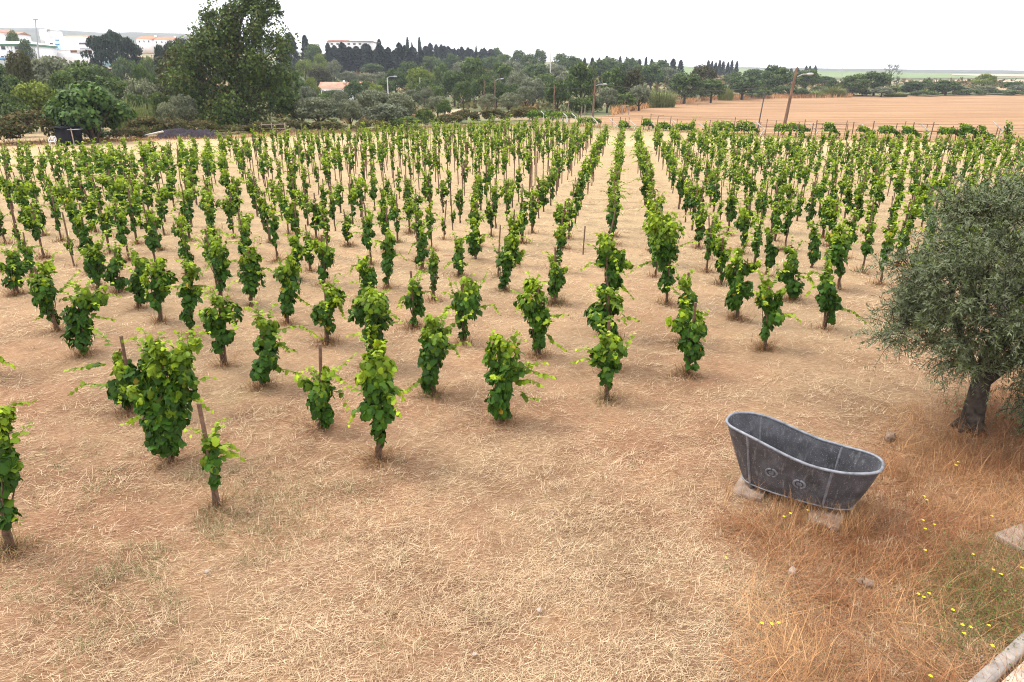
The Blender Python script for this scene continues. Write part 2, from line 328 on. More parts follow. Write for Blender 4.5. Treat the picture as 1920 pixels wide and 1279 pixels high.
strip_sheet('green_field', 'green_field', [1220, 1400, 1600, 1800, 2300], [640, 690, 720, 760, 780], [1240, 1240, 1240, 1240, 1240], .5, 'green field on the far right hillside', 30, 90)
strip_sheet('pink_field', 'pink_field', [1190, 1300, 1420, 1560], [480, 520, 560, 560], [640, 680, 690, 640], .5, 'pinkish bare field on the far hillside')
strip_sheet('pink_field', 'pink_field', [1690, 1800, 2300], [560, 570, 600], [620, 660, 690], .5, 'pinkish bare field on the far right')
strip_sheet('pink_field', 'pink_field', [1780, 1860, 2300], [880, 850, 820], [960, 1020, 1060], .9, 'pale pink field strip on the far right skyline')

# distant blue hills behind the town
g = G(); q = np.linspace(-1400, 1900, 220); D = 2300
py = np.interp(q, [-1400, -300, 20, 60, 95, 105, 150, 190, 240, 300, 360, 480, 700, 1900], [70, 62, 56, 60, 54, 52, 58, 60, 62, 66, 62, 84, 118, 135]) + 1.6 * (vnoise(q, 0, 22, 3) - .5) + 1.2 * (vnoise(q, 0, 8, 4) - .5)
rows = []
for k_, fr_ in enumerate([1., .93, .8, .6, .35, 0.]):
    Dd = D - 220 * k_; zt = np.array([CAM_H + D * elev_tan(p) for p in py]); zz = zt * (fr_ + .05 * (vnoise(q, k_ * 9, 30, 5) - .5) * (k_ > 0)) - (5 if fr_ == 0 else 0)
    rows.append(np.stack([(q - 960) / FPX / 1.0665 * D, np.full_like(q, Dd), zz], -1))
V = np.stack(rows); nx = len(q); i = np.arange(len(rows) - 1)[:, None] * nx; k = np.arange(nx - 1)[None]
F = np.stack([i + k, i + nx + k, i + nx + k + 1, i + k + 1], -1).reshape(-1, 4)
tag(g.add(V.reshape(-1, 3), F).build('hills', 'hill_scrub', smooth_=True), 'hazy blue hills behind the white town', kind='structure')

# ------------------------------------------------------------------ grapevines
AZ = math.radians(9.0); U = np.array([math.sin(AZ), math.cos(AZ)]); NR = np.array([U[1], -U[0]])
ROW_W, PLANT_S, O1, O2 = 1.40, 1.5, .8, .35
def shoot(g, rng, pts, size, tmpl, step=.036, stem=True):
    pts = np.asarray(pts, float); seg = np.linalg.norm(np.diff(pts, axis=0), axis=1); cum = np.concatenate([[0], np.cumsum(seg)]); Ltot = cum[-1]
    n_ = max(3, int(Ltot / step)); s = np.linspace(0, Ltot, n_)
    P = np.stack([np.interp(s, cum, pts[:, i]) for i in range(3)], -1); t = nrm(np.gradient(P, axis=0)); fr = s / Ltot
    side = nrm(np.cross(t, [0, 0, 1.0]) + 1e-3) * np.where(np.arange(n_) % 2, 1, -1)[:, None]
    T = side * .9 + t * .5 + [0, 0, -.35] + rng.normal(0, .35, (n_, 3)); N = np.array([0, 0, 1.]) + side * .3 + rng.normal(0, .35, (n_, 3))
    sz = size * (1.0 - .5 * fr) * rng.uniform(.8, 1.15, n_); yo = np.clip(.25 + .75 * fr + rng.normal(0, .12, n_), 0, 1)
    C = np.stack([yo, rng.random(n_), np.zeros(n_), np.ones(n_)], -1)
    leaves(g, P + T * sz[:, None] * .25, T, N, sz, tmpl, C)
    if stem: g.tube(P[::2] if n_ > 5 else P, np.linspace(.005, .002, len(P[::2] if n_ > 5 else P)), 4, False, (.75, .4, 0, 1))
def foliage(g, rng, bot, top, width, n_, size, tmpl, depth=None, shoots=True, fork=0.0, stem=True, young=0.0):
    bot = np.asarray(bot, float); top = np.asarray(top, float); H = np.linalg.norm(top - bot); r0 = width / 2; dp = (depth or width) / width
    m_ = max(6, int(H / .09)); cs = (np.arange(m_) + rng.random(m_)) / m_; th = rng.random(m_) * 6.28
    bulge = rng.uniform(.3, .75); prof = (.42 + .58 * np.exp(-((cs - bulge) / .36) ** 2)) * rng.uniform(.6, 1.35, m_)
    off = rng.uniform(.25, .75, m_) * r0 * prof; cen = bot + (top - bot) * cs[:, None] + np.stack([np.cos(th) * off, np.sin(th) * off * dp, np.zeros(m_)], -1)
    if fork: cen[:, 0] += np.sign(np.cos(th)) * fork * np.clip(cs - .45, 0, 1)
    cr_ = r0 * prof * rng.uniform(.30, .58, m_) + .03
    wgt = cr_ ** 2; k = rng.choice(m_, n_, p=wgt / wgt.sum()); d = nrm(rng.normal(0, 1, (n_, 3)) + [0, 0, .15]); rad = cr_[k] * rng.uniform(.55, 1.08, n_)
    P = cen[k] + d * rad[:, None] * np.array([1, dp, 1.1]); s = ((P - bot) @ (top - bot)) / H ** 2
    P = P[(s > -.06)]; d = d[s > -.06]; s = s[s > -.06]; n_ = len(P)
    rv = (P - bot) - (top - bot) * s[:, None]; out = nrm(d + nrm(rv) * .8)
    N = out * .8 + [0, 0, .45] + rng.normal(0, .38, (n_, 3)); T = np.array([0, 0, -.9]) + out * .55 + rng.normal(0, .42, (n_, 3))
    yo = np.clip((s - .72) * 1.5 + rng.random(n_) ** 4 * .8 + (d[:, 2] - .35).clip(0) * .35 + young, 0, 1)
    dry = (rng.random(n_) < .005) * rng.uniform(.5, 1, n_)
    sz = size * rng.uniform(.65, 1.2, n_) * (1 - .35 * yo)
    leaves(g, P, T, N, sz, tmpl, np.stack([yo, rng.random(n_), dry, np.ones(n_)], -1))
    if shoots and rng.random() < .75:                 # side lobes break the column
        for q in range(rng.integers(1, 3)):
            a = rng.random() * 6.28; s0 = rng.uniform(.3, .65); p0 = bot + (top - bot) * s0; ln = rng.uniform(.3, .55) * min(1.2, H); sp = rng.uniform(.5, 1.15)
            p1 = p0 + [math.cos(a) * r0 * sp * 1.5, math.sin(a) * r0 * sp, ln * rng.uniform(.45, 1.0)]
            foliage(g, rng, p0, p1, width * rng.uniform(.35, .55), int(n_ * rng.uniform(.16, .28)), size, tmpl, None, False, 0, stem, young + .05)
    if shoots:
        for q in range(rng.integers(3, 6)):          # upright young tips
            a = rng.random() * 6.28; p0 = bot + (top - bot) * rng.uniform(.75, .98) + [math.cos(a) * r0 * .4, math.sin(a) * r0 * .4, 0]
            L_ = rng.uniform(.12, .34); p1 = p0 + [math.cos(a) * L_ * .35, math.sin(a) * L_ * .35, L_]; p2 = p1 + [math.cos(a) * L_ * .5, math.sin(a) * L_ * .5, -L_ * .05]
            shoot(g, rng, [p0, p1, p2], size * .8, tmpl, stem=stem)
        for q in range(rng.integers(2, 5)):          # arms that droop sideways
            a = rng.random() * 6.28; s0 = rng.uniform(.35, .9); p0 = bot + (top - bot) * s0 + [math.cos(a) * r0 * .5, math.sin(a) * r0 * .5, 0]
            L_ = rng.uniform(.16, .55); dz = rng.uniform(-.25, .25); p1 = p0 + [math.cos(a) * L_ * .6, math.sin(a) * L_ * .6, dz * .4 + .06]; p2 = p0 + [math.cos(a) * L_, math.sin(a) * L_, dz - .05]
            shoot(g, rng, [p0, p1, p2], size * .95, tmpl, stem=stem)
def trunk(g, rng, head, r=.03, canes=3, ctop=None):
    head = np.asarray(head, float); p = np.linspace([0, 0, -.05], head, 6); p[1:-1, :2] += rng.normal(0, .012, (4, 2))
    g.tube(p, np.array([r * 1.35, r * 1.15, r, r * .95, r * 1.05, r * .9]) * rng.uniform(.9, 1.1, 6), 7)
    for c_ in range(canes):
        a = rng.random() * 6.28; e = (np.asarray(ctop) if ctop is not None else head + [0, 0, .7]); q = np.linspace(head - [0, 0, .04], e, 6); wv = np.sin(np.linspace(0, 3.1, 6))
        q[:, 0] += math.cos(a) * .1 * wv; q[:, 1] += math.sin(a) * .1 * wv; g.tube(q, np.linspace(.011, .004, 6), 5)
def stake(g, rng, top, r=.024, n=7):
    top = np.asarray(top, float); g.tube([[.02, .03, -.1], top * .5 + [.01, .02, 0], top], [r, r * .97, r * .95], n)

# nearest vines: foot (x, y), foliage x0 x1 top bottom, stake top, leaf number factor, label, long shoots; all read off the photograph
NEAR = [
 (18, 1030, -22, 38, 765, 985, (-18, 870), 1, 'grapevine cut off by the left edge, lowest in the picture', [[(30, 820), (48, 800)], [(20, 960), (45, 975)]]),
 (405, 950, 384, 416, 818, 912, (376, 753), .55, 'sparse young vine on a tall bare stake in front', [[(398, 822), (370, 812), (348, 806)]]),
 (317, 862, 238, 384, 636, 842, None, 1.25, 'large vine with a forked heart-shaped top beside the sparse vine', [[(260, 780), (235, 792)]]),
 (247, 770, 158, 278, 610, 752, (230, 628), 1, 'leaning vine with stake top bare, behind the heart-shaped vine', [[(190, 680), (150, 688), (120, 695)], [(205, 720), (150, 722), (136, 735)], [(200, 630), (170, 612)]]),
 (157, 665, 108, 186, 532, 650, None, 1, 'vine with a shoot to the right, second along the left front line', [[(180, 590), (212, 600)]]),
 (107, 618, 52, 130, 492, 603, (66, 500), 1, 'wide dark vine with a branch slanting up to the right', [[(115, 545), (140, 515), (155, 505)], [(80, 590), (62, 602)]]),
 (30, 550, -2, 44, 464, 534, None, 1, 'rounded vine at the left edge beyond the front line', []),
 (-52, 705, -95, -8, 560, 690, None, 1, 'vine out of frame whose leafy shoot pokes in at left', [[(-20, 660), (5, 682), (32, 690)]]),
 (710, 860, 664, 758, 650, 832, None, 1.2, 'tall full vine in front, trunk clear above dry grass', [[(690, 690), (715, 650), (722, 638)], [(665, 770), (655, 795)]]),
 (600, 800, 572, 636, 690, 790, (602, 643), .9, 'short vine leaning right of its tall bare stake', [[(615, 700), (645, 680), (668, 660)], [(635, 735), (655, 760)]]),
 (945, 785, 902, 1002, 625, 772, (952, 655), 1.1, 'front vine with stake showing and arms spreading right', [[(990, 690), (1025, 700), (1045, 712)], [(930, 640), (922, 612)], [(985, 745), (1012, 748)]]),
 (1138, 745, 1106, 1178, 620, 722, (1141, 600), .95, 'front vine at the near end of the straight middle row', [[(1165, 660), (1188, 625)], [(1120, 665), (1102, 652)], [(1128, 625), (1125, 590)]]),
 (1288, 700, 1264, 1322, 575, 682, (1303, 566), .9, 'vine with two horns and a leaning stake, right of middle row', [[(1312, 600), (1326, 580)]]),
 (1283, 640, 1256, 1306, 515, 622, (1290, 510), .9, 'slim vine standing straight behind the two-horned vine', []),
 (1435, 650, 1414, 1470, 520, 628, (1440, 535), 1, 'tidy column vine with trunk wrapped in dry grass, left of olive', [[(1465, 590), (1492, 592)]]),
 (1383, 595, 1352, 1412, 458, 572, None, 1, 'tall oval vine on clear trunk behind the tidy column vine', []),
 (1545, 615, 1528, 1580, 490, 600, None, 1, 'vine sending a long low shoot towards the olive tree', [[(1570, 575), (1598, 582), (1620, 602)]]),
 (1483, 560, 1456, 1508, 458, 556, (1490, 470), 1, 'loose vine with pale cane between the column vine and olive', [[(1465, 520), (1455, 492)]]),
 (1250, 568, 1207, 1290, 412, 545, None, 1.15, 'wide vine with long shoot drooping to the left', [[(1225, 490), (1200, 495), (1183, 512)], [(1215, 440), (1205, 425)]]),
 (1140, 690, 1098, 1178, 540, 640, None, 1.1, 'second vine of the middle row, taller than the first', []),
 (1142, 628, 1108, 1180, 440, 560, (1135, 450), 1.2, 'third vine of the middle row with arms out both sides', [[(1115, 460), (1092, 455)], [(1170, 540), (1188, 560)]]),
 (812, 738, 772, 858, 592, 728, (810, 607), 1.05, 'vine slanting up to the right in the middle foreground', [[(800, 700), (772, 722), (752, 735)], [(845, 610), (885, 585)]]),
 (420, 683, 378, 442, 548, 655, None, 1, 'trim vine on a slim clear trunk in the left foreground', [[(400, 560), (380, 545)]]),
 (490, 725, 463, 530, 590, 712, (493, 598), 1.05, 'vine with three long shoots reaching out to the right', [[(520, 620), (560, 612), (603, 632)], [(525, 640), (555, 662)], [(520, 690), (560, 700), (580, 708)], [(485, 600), (475, 570)]]),
 (612, 640, 582, 643, 532, 628, None, 1, 'fan-topped vine behind the short leaning vine', [[(632, 555), (660, 552)]]),
 (697, 682, 662, 738, 540, 672, (703, 560), 1.1, 'double vine with stake in front, left of the middle', [[(725, 580), (748, 596)]]),
 (775, 612, 757, 800, 515, 600, (771, 507), .9, 'small vine with trunk in straw behind the slanting vine', []),
 (870, 642, 838, 905, 520, 632, (869, 530), 1, 'spreading vine with stake visible behind the slanting vine', [[(895, 575), (925, 570), (938, 590)], [(850, 545), (840, 515)], [(905, 530), (915, 505)]]),
 (1010, 665, 968, 1040, 525, 660, None, 1.1, 'ragged vine behind the front vine with spreading arms', [[(1030, 590), (1065, 588)], [(1035, 640), (1062, 660)], [(980, 550), (958, 545)], [(1000, 545), (1010, 515)]]),
 (1040, 567, 1015, 1062, 482, 552, (1041, 463), 1, 'vine with tall stake left of the middle row', []),
 (358, 632, 326, 375, 490, 608, None, 1, 'full vine on pale trunk, third from the fork-topped vine', [[(345, 500), (350, 485)]]),
 (300, 600, 267, 320, 487, 578, None, 1, 'dense dark vine just left of the full pale-trunked one', []),
 (260, 577, 231, 282, 474, 560, None, 1, 'dense dark vine with trunk in the left second line', []),
 (537, 605, 511, 578, 482, 592, (537, 500), 1, 'pointed vine with wide right skirt in the left middle', [[(560, 560), (580, 575)], [(530, 500), (525, 478)]]),
 (470, 572, 441, 497, 462, 556, (466, 470), 1, 'square-shouldered vine in the left middle', []),
 (413, 562, 388, 436, 448, 542, None, 1, 'tall vine with light tips in the left middle', [[(395, 490), (382, 478)]]),
 (220, 548, 197, 238, 462, 538, None, 1, 'vine with low skirt beside the dense dark vines at left', []),
 (184, 538, 156, 206, 452, 530, None, 1, 'bushy vine above the left front line', []),
 (726, 537, 708, 744, 428, 528, None, .95, 'slim oval vine left of centre on bright straw', []),
 (682, 558, 656, 706, 480, 548, None, .95, 'low rounded vine left of centre near the slim oval vine', []),
 (606, 533, 582, 626, 452, 526, (604, 440), 1, 'vine with pale tip left of the low rounded vine', []),
 (551, 525, 530, 572, 440, 515, None, 1, 'vine at left centre behind the pointed vine', []),
 (946, 542, 918, 978, 440, 532, None, 1.05, 'vine with raised shoots right of centre', [[(970, 490), (985, 482)], [(930, 470), (920, 450)]]),
 (860, 517, 846, 878, 448, 512, None, .9, 'narrow vine with a curl to the right at centre', [[(872, 495), (884, 490)]]),
 (812, 562, 798, 826, 470, 545, (812, 464), .6, 'thin vine climbing a tall stake at centre', []),
 (792, 503, 778, 808, 420, 494, None, .9, 'neat narrow vine at centre behind the thin staked vine', []),
 (891, 484, 872, 910, 410, 476, None, .9, 'compact vine at centre behind the narrow curled vine', []),
 (1438, 517, 1424, 1460, 425, 502, None, 1, 'slender vine on clear trunk above the tall oval vine', []),
 (1352, 530, 1332, 1374, 448, 522, (1354, 445), 1, 'dark vine left of the tall oval vine', []),
 (1522, 500, 1508, 1544, 418, 490, None, 1, 'dark vine behind the loose vine, left of the olive', []),
 (1574, 540, 1548, 1600, 418, 508, None, 1, 'light green vine close to the olive tree', [[(1555, 440), (1545, 425)]]),
]
VINES = []          # (world xy, root)
def vine_thing(loc, label, group='grapevines of the vineyard', name='grapevine', rz=0):
    return thing(name, loc, label, 'grapevine', group, rz)
for i, (bx, by, x0, x1, yt, yb, st_, nf, label, sh) in enumerate(NEAR):
    rng = np.random.default_rng(100 + i)
    base = ground_at(bx, by); base[2] = 0; Y = base[1]; zc = Y * CP + CAM_H * SP
    xc = (x0 + x1) / 2
    top = at_depth(xc * .65 + bx * .35 if st_ is None else (xc * .7 + st_[0] * .3), yt, Y) - base; bot = at_depth(xc * .5 + bx * .5, yb, Y) - base
    wd = (x1 - x0) / FPX * zc
    root = vine_thing(base, label); VINES.append((base[:2], root))
    g = G(); near = Y < 12; size = .112
    area = wd * np.linalg.norm(top - bot); n_ = int(640 * area ** .85 * nf) + 60
    if nf < .7: n_ = int(n_ * .7)
    if 'heart' in label:
        for lx, ly, n2 in ((288, 642, .40), (358, 642, .46)):
            tl_ = at_depth(lx, ly, Y) - base; foliage(g, rng, bot * [1, 1, 1], tl_, wd * .44, int(n_ * n2), size, LEAF_VINE, .45)
        foliage(g, rng, bot, bot * .55 + top * .45, wd * .52, int(n_ * .34), size, LEAF_VINE, .5, False)
    else: foliage(g, rng, bot, top - [0, 0, .05], wd * .80, int(n_ * .85), size, LEAF_VINE if near else LEAF_MID, min(wd, .62), True, .2 if 'horns' in label else 0)
    for s_ in sh:
        pts = [at_depth(px, py, Y) - base + [0, rng.uniform(-.1, .1), 0] for px, py in s_]; p0 = (bot + top) / 2; p0 = pts[0] * .75 + p0 * .25
        shoot(g, rng, [p0] + pts, .105, LEAF_VINE if near else LEAF_MID)
    g.build('foliage', 'vine_leaf', root)
    g = G(); trunk(g, rng, [bot[0] * .8, 0, max(.12, bot[2] + .08)], .027 if nf < .7 else .036, 3, bot * .3 + top * .7); g.build('trunk', 'vine_bark', root, True)
    if st_ is not None: tp = at_depth(st_[0], st_[1], Y) - base
    else: tp = np.array([bot[0] * .3 + top[0] * .5, .05, top[2] * .9])
    if st_ is not None: tp[1] = -.05; tp = tp
    g = G(); stake(g, rng, tp, .026); g.build('stake', 'stake_wood', root, False)

# bare stake right of centre, no vine left on it
b0 = ground_at(1092, 476); o = thing('bare_stake', b0, 'bare leaning stake with no vine beside the middle row', 'stake'); g = G(); stake(g, RNG, at_depth(1097, 424, b0[1]) - b0, .022); g.build('post', 'stake_wood', o)

# lattice of the remaining vines
fpx = [-400, 0, 200, 400, 700, 1000, 1250, 1400, 1600, 1700, 1920, 2300]; fpy = [470, 540, 535, 545, 520, 520, 520, 500, 520, 600, 640, 700]
bpx = [-200, 0, 250, 400, 600, 800, 1000, 1100, 1160, 1300, 1530, 1900, 2200]; bY = [58, 61, 67, 70, 77, 87, 97, 92, 85, 79, 69, 63, 60]     # foot of the hedge
vpx = [-200, 0, 150, 270, 400, 600, 700, 800, 1000, 1100, 1160, 1300, 1530, 1900, 2200]; vY = [43, 44, 45, 47, 53, 55, 60, 65, 74, 70, 63, 60, 55, 53, 52]   # last vines
manual = np.array([v[0] for v in VINES] + [b0[:2]])
cand = []
for k in range(-60, 60):
    for j in range(2, 80):
        p = NR * (k + O1) * ROW_W + U * (j + O2 + .5 * (k % 2)) * PLANT_S
        jit = np.random.default_rng((k + 200) * 997 + j).normal(0, .09, 2); p = p + jit
        if p[1] < 9: continue
        dpt = p[1] * CP + CAM_H * SP; px = 960 + p[0] / dpt * FPX; py = 639.5 + FPX * (CAM_H * CP - p[1] * SP) / dpt
        if px < -60 or px > 1990: continue
        if py > np.interp(px, fpx, fpy) or p[1] > np.interp(px, vpx, vY): continue
        if np.min(np.hypot(*(manual - p).T)) < .95: continue
        cand.append((p[1], k, j, px, py, p))
cand.sort(key=lambda c: c[0])
MIDROW = int(np.round(NR @ ground_at(1138, 745)[:2] / ROW_W - O1))
def rowof(p): return int(np.round(NR @ p / ROW_W - O1))
order = {}
for p, _ in VINES: order.setdefault(rowof(p), []).append(U @ p)
for c in cand: order.setdefault(c[1], []).append(U @ c[5])
for r_ in order.values(): r_.sort()
def ordn(i): return '%d%s' % (i, 'th' if 10 <= i % 100 <= 20 else {1: 'st', 2: 'nd', 3: 'rd'}.get(i % 10, 'th'))
def zone(px, Y):                  # 0 full bush, 1 tall slim plant with its leaves high on a long stake
    t = smooth(24, 40, Y) * np.clip(1 - abs(px - 800) / 420, 0, 1) * 1.3 + .18 * smooth(35, 55, Y)
    return t
VAR = []
for v in range(16):
    rng = np.random.default_rng(500 + v); slim = v >= 10
    bz, tz, wd = (rng.uniform(.75, 1.0), rng.uniform(1.65, 1.95), rng.uniform(.26, .40)) if slim else (rng.uniform(.2, .5), rng.uniform(1.2, 1.6), rng.uniform(.27, .48))
    g = G(); foliage(g, rng, [rng.normal(0, .03), 0, bz], [rng.normal(0, .08), rng.normal(0, .08), tz], wd, 150 if slim else 240, .108, LEAF_MID, None, True, .2 if v in (3, 7) else 0, True, .10)
    gt = G(); trunk(gt, rng, [0, 0, bz + .1], .027, 2, [0, 0, tz * .8]); gs = G(); stake(gs, rng, [rng.normal(0, .05), rng.normal(0, .04), tz * rng.uniform(.92, 1.2)], .022, 6)
    VAR.append((mesh_of('foliage', g, 'vine_leaf'), mesh_of('trunk', gt, 'vine_bark', True), mesh_of('stake', gs, 'stake_wood'), g, gs, gt))
NIND = 298 - len(NEAR)
farF, farS, nlow = G(), G(), 0
LOW = []
for v in range(12):
    rng = np.random.default_rng(900 + v); slim = v >= 6
    bz, tz, wd = (rng.uniform(.85, 1.15), rng.uniform(1.75, 2.1), rng.uniform(.22, .34)) if slim else (rng.uniform(.4, .8), rng.uniform(1.3, 1.65), rng.uniform(.28, .44))
    g = G(); foliage(g, rng, [0, 0, bz], [rng.normal(0, .08), 0, tz], wd, 70 if slim else 90, .13, LEAF_FAR, None, True, 0, False, .12); LOW.append((g, slim, tz))
ind = 0
for i, (Y, k, j, px, py, p) in enumerate(cand):
    rng = np.random.default_rng(3000 + i); sl = rng.random() < zone(px, Y)
    gone = rng.random() < (.16 if (px < 140 and 25 < Y < 45) else .07)
    sc_ = rng.uniform(.82, 1.12); big = 1.25 if (110 < px < 420 and 24 < Y < 36) or (1290 < px < 1400 and 48 < Y < 70) else 1.0
    if ind < NIND:
        ind += 1
        v = rng.integers(10, 16) if sl else rng.integers(0, 10)
        at_ = order[k].index(U @ p) + 1; dk = k - MIDROW
        rw = 'of the middle row' if dk == 0 else 'in the %s row %s of the middle row' % (ordn(abs(dk)), 'right' if dk > 0 else 'left')
        root = vine_thing((p[0], p[1], 0), '%sgrapevine, %s from the front %s' % ('slim ' if sl else 'bushy ', ordn(at_), rw), rz=rng.random() * 6.28)
        root.scale = (sc_ * big, sc_ * big, sc_ * (1.0 if big == 1 else 1.08))
        if gone:
            root['label'] = root['label'].replace('bushy grapevine', 'small sparse vine').replace('slim grapevine', 'small sparse vine'); root.rotation_euler[0] = rng.normal(0, .05)
            f_ = obj('foliage', VAR[v][0], root); f_.scale = (.45, .45, .55)
        else: obj('foliage', VAR[v][0], root)
        if not gone: obj('trunk', VAR[v][1], root)
        obj('stake', VAR[v][2], root)
    else:
        a = rng.random() * 6.28; cs, sn = math.cos(a), math.sin(a); s3 = sc_ * big * np.array([1, 1, 1.02])
        M = np.array([[cs, sn, 0], [-sn, cs, 0], [0, 0, 1]]); g, slim, tz = LOW[rng.integers(6, 12) if sl else rng.integers(0, 6)]
        off = np.array([p[0], p[1], 0])
        if not gone:
            b_ = farF.n
            for V, F_, C in zip(g.v, g.f, g.c): farF.v.append((V * s3) @ M + off); farF.c.append(C)
            for F_ in g.f: farF.f.append(F_ + b_)
            farF.n += g.n
        farS.tube([off, off + [rng.normal(0, .05), rng.normal(0, .04), tz * sc_ * rng.uniform(.9, 1.12)]], .026, 4)
        nlow += 1
print('vines: near', len(NEAR), 'single', ind, 'far mass', nlow)
o = farF.build('distant_vines', 'vine_leaf_far'); tag(o, 'mass of small distant vines at the back of the vineyard', 'vines', kind='stuff')
s_ = farS.build('stakes', 'stake_wood', o); s_['kind'] = 'stuff'

# ------------------------------------------------------------------ zinc slipper bath on its slabs
TUB = thing('bathtub', (3.545, 7.34, .105), 'old grey zinc slipper bathtub standing on stone slabs', 'bathtub', None, math.radians(-32.9))
NT = 96
th = np.linspace(0, 2 * math.pi, NT, endpoint=False)
def outline(a, bb, e=2.7):
    c_, s_ = np.cos(th), np.sin(th); return np.sign(c_) * np.abs(c_) ** (2 / e) * a, np.sign(s_) * np.abs(s_) ** (2 / e) * bb
def rim_z(x): t = np.clip((x + .90) / 1.75, 0, 1); return .568 + .175 * (1 - smooth(.08, .66, t)) + .035 * smooth(.75, 1, t)
def shell(inset=0.0, zb=0.0, nz=10):
    xb, yb = outline(.643 - inset, .232 - inset); xt, yt = outline(1.0, .372 - inset); xt = np.where(xt > 0, xt * (.865 - inset), xt * (.93 - inset)); zt = rim_z(xt)
    R = []
    for s in np.linspace(0, 1, nz):
        f = s ** .9 + .05 * np.sin(s * math.pi) * (np.cos(th) > .3); R.append(np.stack([xb + (xt - xb) * f, yb + (yt - yb) * f, zb + (zt - zb) * s], -1))
    return np.stack(R)
def grid_faces(m_, n_, flip=False):
    i = np.arange(m_ - 1)[:, None] * n_; k = np.arange(n_)[None]; k2 = (k + 1) % n_
    F = np.stack([i + k, i + k2, i + n_ + k2, i + n_ + k], -1).reshape(-1, 4); return F[:, ::-1] if flip else F
S_out = shell(); S_in = shell(.008, .012)
g = G(); g.add(S_out.reshape(-1, 3), grid_faces(10, NT)); g.add(S_in.reshape(-1, 3), grid_faces(10, NT, True))
for ring, zc_, fl in ((S_out[0], 0, True), (S_in[0], .012, False)):
    V = np.vstack([ring, ring.mean(0)]); F = np.stack([np.arange(NT), (np.arange(NT) + 1) % NT, np.full(NT, NT)], -1); g.add(V, F[:, ::-1] if fl else F)
g.build('shell', 'zinc', TUB, True)
top_ = S_out[-1]; g = G(); g.tube(np.vstack([top_, top_[:2]]), .018, 10, False); g.build('rim', 'zinc_rim', TUB, True)
bt = S_out[0] * np.array([1.012, 1.02, 1]); g = G(); g.tube(np.vstack([bt, bt[:2]]), .011, 6, False); g.build('foot_ring', 'zinc_rim', TUB, True)
def side_pt(x, s, sgn=-1):            # point on the outside of the long side
    row = S_out[int(round(s * 9))]; c_ = row[(row[:, 1] * sgn) > 0]; return c_[np.argmin(abs(c_[:, 0] - x))]
for x, sg in ((-.52, -1), (.34, -1), (-.52, 1), (.34, 1)):
    pts = np.array([side_pt(x * (1 + .18 * s), s, sg) for s in np.linspace(0, 1, 10)]); pts[:, 0] = x * (1 + .15 * np.linspace(0, 1, 10)); pts[:, 1] += sg * .005
    g = G(); g.tube(pts, .017, 6); g.build('seam_strip', 'zinc_mid', TUB, True)
def torus(g, c, ax, R, r, n=24, k=8):
    ax = nrm(np.asarray(ax, float)); a = nrm(np.cross(ax, [0, 0, 1.])); b_ = np.cross(ax, a); t_ = np.linspace(0, 2 * math.pi, n + 1)
    g.tube(np.asarray(c) + R * (np.cos(t_)[:, None] * a + np.sin(t_)[:, None] * b_), r, k, False)
for x in (-.27, .06):
    p0 = side_pt(x, .5); p0 = np.array([x, p0[1], p0[2]]); ax = np.array([0, -.95, -.31]); g = G(); torus(g, p0 + ax * .004, ax, .064, .014); torus(g, p0 + ax * .006, ax, .024, .010, 16)
    g.tube([p0, p0 + ax * .016], .012, 10); g.build('roundel', 'zinc_mid', TUB, True)
for x, y in ((-.5, -.14), (-.5, .14), (.47, -.14), (.47, .14)):
    g = G(); g.tube([[x, y, -.075], [x, y, -.03], [x, y, .005]], [.035, .024, .04], 8); g.build('foot', 'dark_metal', TUB, True)
def slab_mesh(g, size, rng, cut=.3):
    x, y, z = np.array(size) / 2; o_ = np.array([[-x, -y * (1 - cut)], [-x * (1 - cut), -y], [x * .9, -y], [x, -y * .5], [x, y * .9], [x * .8, y], [-x * .85, y], [-x, y * .6]]); o_ += rng.normal(0, .008, o_.shape); k = len(o_)
    V = np.vstack([np.c_[o_, np.full(k, -z)], np.c_[o_, np.full(k, z * .8)], np.c_[o_ * .97, np.full(k, z)], [[0, 0, z]]]); i = np.arange(k); j = (i + 1) % k
    g.add(V, np.vstack([np.stack([i, j, j + k, i + k], -1), np.stack([i + k, j + k, j + 2 * k, i + 2 * k], -1)])); g.f.append(np.stack([i + 2 * k, j + 2 * k, np.full(k, 3 * k)], -1))
TA = math.radians(-32.9)
def tub_w(x, y): return (3.545 + x * math.cos(TA) - y * math.sin(TA), 7.34 + x * math.sin(TA) + y * math.cos(TA))
for (x, y, sx_, sy_, lab) in ((-.52, -.06, .36, .56, 'pale stone slab under the high head end of the bathtub'), (.40, -.14, .36, .62, 'pale cracked slab under the low foot end of the bathtub')):
    g = G(); slab_mesh(g, (sx_, sy_, .05), np.random.default_rng(int(abs(x) * 100))); o = g.build('stone_slab', 'slab'); o.location = (*tub_w(x, y), .002); o.rotation_euler = (0, 0, TA + .06); tag(o, lab, 'slab', 'slabs carrying the bathtub')

